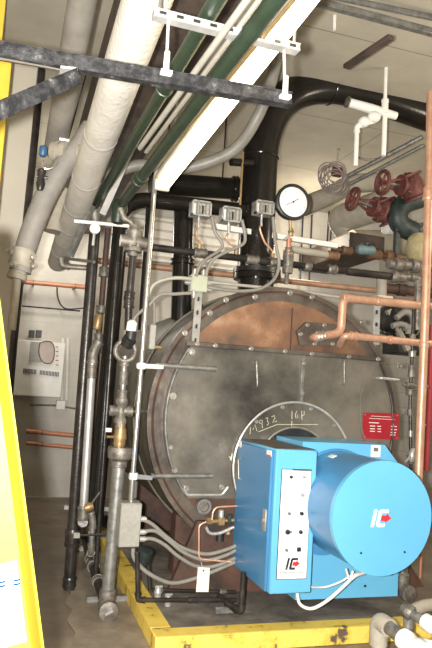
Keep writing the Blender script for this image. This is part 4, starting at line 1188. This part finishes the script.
# ================================================================== MANIFOLD + CONTROLS + GAUGE
Ym = 4.62
ma, mb = P(141, 246, Ym), P(345, 271, Ym)
mf = M().tube([ma, mb], .027, 18).build('manifold_pipe', MT['dsteel'])
tag(mf, 'dark horizontal manifold pipe beneath the three pressure controls', 'pipe')
dm = (mb-ma).normalized()
for t_, L in ((.03, .06), (.27, .10), (.52, .10), (.63, .08), (.8, .06), (.93, .08)):
    c = ma.lerp(mb, t_); M().lathe([(-L/2, .034), (-L/2+.015, .042), (-L/2+.02, .036), (L/2-.02, .036), (L/2-.015, .042), (L/2, .034)], c, dm, 16).build('tee', MT['mal'], mf)
m2a, m2b = P(346, 271.5, Ym), P(396, 277, Ym)
m2 = M().tube([m2a, m2b], .030, 18).build('manifold_extension', MT['dsteel']); tag(m2, 'dark pipe continuing right of manifold to the union', 'pipe')
M().lathe([(-.05, .04), (-.03, .052), (.0, .052), (.01, .042), (.07, .042), (.08, .035)], P(396, 277, Ym), dm, 18).build('union', MT['mal'], m2)
pipe('union_riser', 'short grey vertical pipe at right end of manifold', 'pipe', [P(403, 277, Ym), P(418, 278, Ym), P(417, 330, Ym)], .026, MT['mal'], fmat=MT['mal'])
# upper strut (pale) & pale pipe & tee at gauge
tag(M().bar(P(212, 226, 4.95), P(337, 246, 4.95), .04, .045, bev=.003).build('pale_channel', MT['white']), 'pale horizontal channel behind the round gauge stem', 'channel')
pipe('pale_branch_pipe', 'pale pipe with rusty end just under the pale channel', 'pipe', [P(290, 249, 4.8), P(335, 256, 4.8)], .03, MT['insulc'], fits=((0, .95, .1, 1.2),), fmat=MT['rust'])
for k, (bx, by, tx, lb) in enumerate(((201, 209, .265, 'leftmost'), (231, 215, .44, 'middle'), (264, 208, .62, 'rightmost'))):
    Yb_ = 4.55
    c = P(bx, by, Yb_)
    s_ = .5*(22/650*Yb_)
    t = thing('pressure_control', lb+' of three clear fronted pressure control boxes', 'control', c+V((0, 0, -s_)), 'pressure control boxes over the manifold')
    ht = .115 if k < 2 else .105
    M().box(c+V((0, .05, 0)), (.148, .05, ht), bev=.004).build('case', MT['galv'], t)
    M().box(c+V((0, .022, 0)), (.13, .006, ht-.015)).build('mechanism_plate', MT['boxd'], t)
    for j in (-1, 0, 1):
        M().box(c+V((.018+j*.022, .012, .005*j)), (.012, .012, ht*.55), bev=.002).build('mechanism', MT['bolt'] if j else MT['black2'], t)
    M().box(c+V((-.05, .012, 0)), (.022, .012, ht*.7), bev=.002).build('scale_strip', MT['label'], t)
    fr = M()
    for (ox, oz, sx_, sz_) in ((0, ht/2-.005, .15, .01), (0, -ht/2+.005, .15, .01), (-.07, 0, .01, ht), (.07, 0, .01, ht), (-.028, 0, .006, ht)):
        fr.box(c+V((ox, -.003, oz)), (sx_, .05, sz_))
    fr.build('cover_frame', MT['galv'], t)
    mz = ma.lerp(mb, tx)
    # siphon stem
    top_s = c+V((0, .04, -ht/2))
    M().tube([top_s, top_s+V((0, 0, -.08))], .010, 8).build('stem', MT['galv'], t)
    M().tube(spline([top_s+V((0, 0, -.07)), top_s+V((-.012, -.01, -.11)), V(((top_s.x+mz.x)/2-.018, Ym-.02, (top_s.z+mz.z)/2-.03)), V((mz.x, Ym, mz.z+.08)), V((mz.x, Ym, mz.z+.01))]), .008, 8).build('siphon_tube', MT['copper'], t)
    M().lathe([(-.02, .016), (.02, .016)], V((mz.x, Ym, mz.z+.05)), (0, 0, 1), 6).build('siphon_nut', MT['brass'], t)
# upper junction box on perforated strut
c = P(200, 283, 4.42)
j2 = thing('terminal_box', 'pale green square box above the boiler front', 'electrical box', c+V((0, 0, -.06)))
M().box(c+V((0, .05, 0)), (.125, .07, .125), bev=.005).build('enclosure', mat('pale_green_enamel', (.43, .45, .34), None, 5, .45), j2)
M().box(c+V((0, .012, 0)), (.118, .008, .118), bev=.003).build('cover', bpy.data.materials['pale_green_enamel'], j2)
for (ox, oz, ax_) in ((-.032, .075, (0, 0, 1)), (.032, .075, (0, 0, 1)), (-.07, .0, (-1, 0, 0)), (.07, .01, (1, 0, 0)), (-.03, -.075, (0, 0, -1)), (.07, -.035, (1, 0, 0))):
    M().lathe([(-.015, .017), (.02, .017), (.02, .013), (.03, .013)], c+V((ox, .04, oz)), ax_, 12).build('connector', MT['galv'], j2)
stp = M().bar(P(199, 291, 4.47), P(195, 346, 4.36), .01, .055, up=(1, 0, 0), bev=.002).build('perforated_strut', MT['galv'])
tag(stp, 'silver perforated strut standing under the pale green box', 'channel')
for t in (.15, .4, .65, .9):
    q = P(199, 291, 4.455).lerp(P(195, 346, 4.345), t); M().box(q+V((0, -.002, 0)), (.014, .006, .03), bev=.002).build('slot', MT['black2'], stp)
fc = 'flexible conduits at the pale green box'
for (lb, pts, Yq_) in (
    ('flexible conduit from leftmost control box down to pale green box', [(212, 217), (215, 232), (222, 243), (220, 250), (208, 258), (200, 266), (196, 276)], 4.42),
    ('flexible conduit from middle control box down to pale green box', [(242, 220), (245, 235), (243, 244), (228, 251), (214, 259), (208, 268), (206, 276)], 4.38),
    ('flexible conduit sweeping from rightmost control box to pale green box', [(273, 217), (275, 240), (279, 262), (275, 278), (262, 288), (245, 291), (226, 290), (208, 287)], 4.38),
    ('upper pale conduit curving left from pale green box', [(192, 279), (175, 278), (158, 282), (150, 291), (146, 310), (143, 330)], 4.40),
    ('lower grey conduit curving left from pale green box', [(192, 293), (175, 294), (160, 295), (148, 306), (136, 316), (133, 324)], 4.38)):
    tag(M().tube(spline(PP(pts, Yq_)), .0125 if 'pale conduit' not in lb else .014, 12).build('flexible_conduit', MT['conduitg' if 'grey' in lb else 'conduitw'] if 'curving' in lb else MT['conduitg']), lb, 'conduit')
tag(M().tube(fillet(PP([(207, 282), (290, 290), (345, 298), (377, 303)], 4.45), .1), .012, 10).build('pale_conduit', MT['conduitw']), 'straight pale conduit crossing along the boiler top edge', 'conduit')
c = P(152, 337, 4.35)
sb_ = thing('switch_box', 'small grey vertical switch on a drop conduit by shell', 'switch', c+V((0, 0, -.09)))
M().box(c, (.045, .05, .17), bev=.006).build('body', MT['box'], sb_)
M().tube([c+V((.01, 0, .08)), P(154, 296, 4.4)], .009, 8).build('conduit_stub', MT['conduitg'], sb_)
M().lathe([(0, .015), (.05, .013)], P(154.5, 347, 4.35), (1, 0, 0), 10).build('side_nut', MT['brass'], sb_)

# big gauge
c = P(292.5, 202.5, 4.5)
gr = thing('pressure_gauge', 'large round white faced gauge with black rim', 'gauge', c+V((0, 0, -.14)))
rg = 20/650*4.5*1.02
M().lathe([(.06, rg*.9), (.0, rg), (-.02, rg), (-.026, rg*.94), (-.026, rg*.84), (-.01, rg*.82)], c, ay, 48).build('case', MT['black2'], gr)
M().lathe([(-.014, rg*.83), (-.010, rg*.83)], c, ay, 48).build('dial', MT['face'], gr)
g = M()
for i in range(28):
    a_ = math.radians(-45+270*i/27)
    q = c+V((math.cos(a_)*rg*.72, -.0155, math.sin(a_)*rg*.72))
    g.box(q, (.012 if i % 3 == 0 else .007, .001, .0016), Matrix.Rotation(-a_, 3, 'Y'))
g.build('dial_marks', MT['strutd'], gr)
ndl = M().tube([c+V((-.058, -.019, -.033)), c+V((.042, -.019, .030))], .0022, 6)
ndl.lathe([(0, .007), (.006, .007)], c+V((0, -.016, 0)), (0, -1, 0), 12)
ndl.build('needle', MT['black2'], gr)
M().tube([c+V((.0, .03, -rg*.9)), P(290.5, 236, 4.55)], .012, 10).build('stem', MT['brass'], gr)
M().lathe([(-.03, .02), (-.01, .02), (0, .026), (.01, .02), (.03, .02)], P(291, 232, 4.55), (0, 0, 1), 8).build('cock', MT['brass'], gr)
M().tube([P(289, 236, 4.55), P(284, 240, 4.55)], .01, 8).build('cock_handle', MT['galv'], gr)
pipe('gauge_riser', 'copper and grey riser from the manifold up to large gauge', 'pipe', [P(288, 264, 4.6), P(289, 238, 4.56)], .020, MT['copperd'], fits=((0, .15, .09, 1.7), (0, .55, .04, 1.4)), fmat=MT['mal'])
c = P(285, 264, 4.6)
tag(M().lathe([(-.09, .02), (-.09, .04), (-.05, .042), (.05, .042), (.09, .04), (.09, .02)], P(288, 262, Ym-.01), (0, 0, 1), 16).build('grey_cross', MT['mal']), 'grey fitting block on manifold under the large gauge', 'fitting')
pipe('gauge_drop', 'short grey pipe below manifold under the large gauge', 'pipe', [P(287.5, 268, Ym), P(286, 284, Ym)], .018, MT['mal'])

# ================================================================== RIGHT SIDE PIPES
Yp = 4.22
c1 = pipe('copper_pipe', 'copper pipe leaving boiler, stepping up and crossing right, upper one', 'pipe', [P(313, 337.5, YF-.06), P(316, 337, Yp), P(341, 333, Yp), P(343, 298, Yp), P(427, 306, Yp), P(450, 307.5, Yp)], .031, MT['copper'], rad=.06, fmat=None, n=20, fits=((3, .02, .05, 1.15), (3, .4, .03, 1.1)))
for t in (0.0, .25, .5):
    M().ring(P(317+t*12, 337-t*2, Yp), (1, 0, .1), .036, .007, 24, 6).build('solder_ring', MT['bolt'], c1)
c2 = pipe('copper_pipe', 'copper pipe running right at door joint height, lower one', 'pipe', [P(340, 345, YF-.06), P(344, 336, Yp-.0), P(352, 336, Yp), P(427, 343.5, Yp), P(450, 345.5, Yp)], .028, MT['copper'], rad=.05, n=20, fits=((2, .02, .06, 1.15), (2, .5, .03, 1.1)))
c3 = pipe('copper_pipe', 'tall vertical pinkish copper pipe at right edge', 'pipe', [P(431, 92, 4.0), P(426, 300, 4.0), P(418, 484, 4.0)], .031, MT['copper'], rad=.5, n=20, fits=((0, .5, .09, 1.35), (1, .25, .04, 1.15)))
tag(M().tube([P(424, 484, 4.35), P(420, 578, 4.35)], .012, 10).build('thin_red_pipe', MT['copperd']), 'thin reddish pipe dropping beside the round blue drum', 'pipe')
# silver strut + cream stub
st2 = M().bar(P(377, 304, 4.5), P(376, 345, 4.5), .012, .055, up=(1, 0, 0), bev=.002).build('silver_strut', MT['galv']); tag(st2, 'short bright vertical strut between the copper pipes', 'channel')
for t in (.2, .5, .8):
    q = P(377, 304, 4.485).lerp(P(376, 345, 4.485), t); M().box(q+V((0, 0, 0)), (.014, .012, .03)).build('slot', MT['black2'], st2)
cs = M().lathe([(0, .055), (.03, .055), (.03, .05), (.2, .05), (.22, .062)], V((P(381, 300, 5.3).x, 5.3, P(381, 298, 5.3).z)), (0, 0, 1), 20).build('cream_stub_pipe', MT['insulc']); tag(cs, 'cream vertical stub pipe with square base behind copper pipe', 'pipe')
M().box(P(381, 299, 5.3), (.16, .16, .05), bev=.004).build('base', MT['cream'], cs)
# black machinery beyond
q = P(400, 322, 5.6)
mo = thing('black_motor', 'dark motor machine behind the two copper pipes', 'motor', q+V((0, 0, -.25)))
M().lathe([(-.2, .1), (-.18, .14), (.16, .14), (.2, .09)], P(398, 322, 5.6), (1, .2, -.25), 24).build('motor_body', MT['black2'], mo)
for i in range(7):
    M().ring(P(388+i*4, 320+i*1.2, 5.6), (1, .2, -.25), .145, .008, 28, 6).build('cooling_fin', MT['dsteel'], mo)
M().tube(spline(PP([(396, 318), (405, 312), (412, 316), (412, 326), (404, 328)], 5.4)), .03, 12).build('grey_duct', MT['insulg'], mo)
M().tube(spline(PP([(392, 326), (400, 324), (408, 327), (408, 334)], 5.4)), .028, 12).build('hose', MT['insulg'], mo)
M().bar(P(388, 310, 5.5), P(408, 350, 5.5), .05, .05).build('frame_bar', MT['insulc'], mo)
M().box(P(405, 345, 5.75), (.35, .3, .2), bev=.01).build('base_box', MT['black2'], mo)
# valve chain on right (410, 345 -> 405,450)
vc = pipe('valve_chain', 'chain of small grey fittings down the right boiler edge', 'pipe', [P(414, 300, 4.3), P(412, 360, 4.3), P(410, 398, 4.3), P(411, 470, 4.3)], .013, MT['dsteel'], rad=.1, fmat=None, fits=((0, .65, .07, 1.9), (0, .9, .05, 2.3), (1, .3, .09, 2.0), (1, .85, .05, 2.6), (2, .2, .05, 1.8), (2, .5, .05, 1.6), (2, .85, .06, 2.4)))
for o in vc.children: o.data.materials[0] = MT['bolt'] if random.random() < .5 else MT['mal']
pipe('cross_nipple', 'horizontal grey nipple joining chain to vertical copper pipe', 'pipe', [P(403, 385, 4.28), P(428, 387, 4.28)], .012, MT['mal'], fits=((0, .25, .06, 1.9), (0, .8, .05, 2.0)))
c = P(412, 455, 4.25)
dv = thing('gauge_cock', 'bright small valve just above the round blue drum', 'valve', c+V((0, 0, -.05)))
M().lathe([(-.05, .014), (-.03, .025), (0, .03), (.03, .025), (.05, .014)], c, (.2, 0, 1), 12).build('body', MT['galv'], dv)
M().tube([c, P(405, 462, 4.2)], .01, 8).build('lever', MT['galv'], dv)
M().tube([c, P(417, 452, 4.2)], .008, 8).build('stem', MT['brass'], dv)
tag(M().tube([P(430, 325, 5.0), P(423, 470, 5.0)], .05, 16).build('red_pipe', MT['redp']), 'bright red vertical pipe behind the copper pipe', 'pipe')
tag(M().tube(fillet([P(427, 388, 5.0), P(425, 388, 4.8), P(423, 425, 4.8), P(425, 425, 5.0)], .03), .012, 8).build('sight_glass', MT['white']), 'slim pale sight tube in front of the red pipe', 'sight glass')
# dark pipe at right bottom with cap
e0_ = PZ(402, 596, .13)
rp_ = pipe('standing_pipe', 'grey standing pipe with round capped elbow right of burner', 'pipe', [V((e0_.x, 4.1, .16)), P(405, 500, 4.1)], .038, MT['galvd'])
M().lathe([(-.05, .045), (.05, .045), (.05, .058), (.085, .058), (.09, .05)], V((e0_.x, 4.1, .165)), (.1, -1, 0), 20).build('elbow', MT['mal'], rp_)
M().lathe([(0, .045), (.05, .05), (.09, .05), (.1, .04)], V((e0_.x, 4.1, .19)), (0, 0, 1), 20).build('collar', MT['mal'], rp_)

# foreground pipes bottom right
fa, fb, fcc = P(373, 660, 3.0), P(379, 620, 3.0), P(413, 646, 2.72)
fa.z = 0.02
fg = M().tube(fillet([V((fb.x, 3.0, .02)), V((fb.x, 3.0, fb.z)), fcc], .1, 8), .032, 20).build('foreground_pipe', MT['insulc'])
tag(fg, 'cream elbow pipe in the bottom right foreground', 'pipe')
eb = M().tube(fillet([V((fb.x, 3.0, fb.z-.12)), V((fb.x, 3.0, fb.z)), V((fb.x, 3.0, fb.z)).lerp(fcc, .32)], .08, 8), .046, 22)
eb.build('elbow_fitting', MT['insulc'], fg)
M().tube([V((fb.x, 3.0, fb.z)).lerp(fcc, .3), V((fb.x, 3.0, fb.z)).lerp(fcc, .8)], .034, 20).build('bare_section', MT['mal'], fg)
dF = (fcc-V((fb.x, 3.0, fb.z))).normalized()
M().lathe([(-.06, .04), (-.05, .05), (-.01, .05), (0, .044), (.05, .048), (.06, .054), (.11, .054)], V((fb.x, 3.0, fb.z)).lerp(fcc, .92), dF, 20).build('end_fitting', MT['white'], fg)
M().lathe([(0, .04), (.1, .04), (.1, .05), (.14, .05)], fcc, (1, -.3, -.1), 18).build('side_outlet', MT['white'], fg)
h0_, h1_ = P(409, 612, 3.2), P(434, 628, 3.05)
f2 = M().tube([h0_, h1_, h1_+(h1_-h0_)], .026, 18).build('foreground_pipe', MT['galvd'])
tag(f2, 'grey pipe with pale fittings at the bottom right edge', 'pipe')
d2 = (h1_-h0_).normalized()
M().lathe([(-.04, .034), (-.03, .042), (.02, .042), (.03, .034)], h0_, d2, 18).build('elbow_fitting', MT['mal'], f2)
M().tube([h0_, h0_+V((.12, .03, .02)), h0_+V((.25, .05, .02))], .034, 16).build('branch', MT['insulc'], f2)
M().lathe([(-.03, .036), (-.02, .044), (.04, .044), (.05, .036)], P(428, 623, 3.08), d2, 18).build('coupling', MT['white'], f2)
M().tube([V((h0_.x, h0_.y, .0)), h0_], .03, 14).build('drop', MT['galvd'], f2)
# support for second pipe: pale block under it
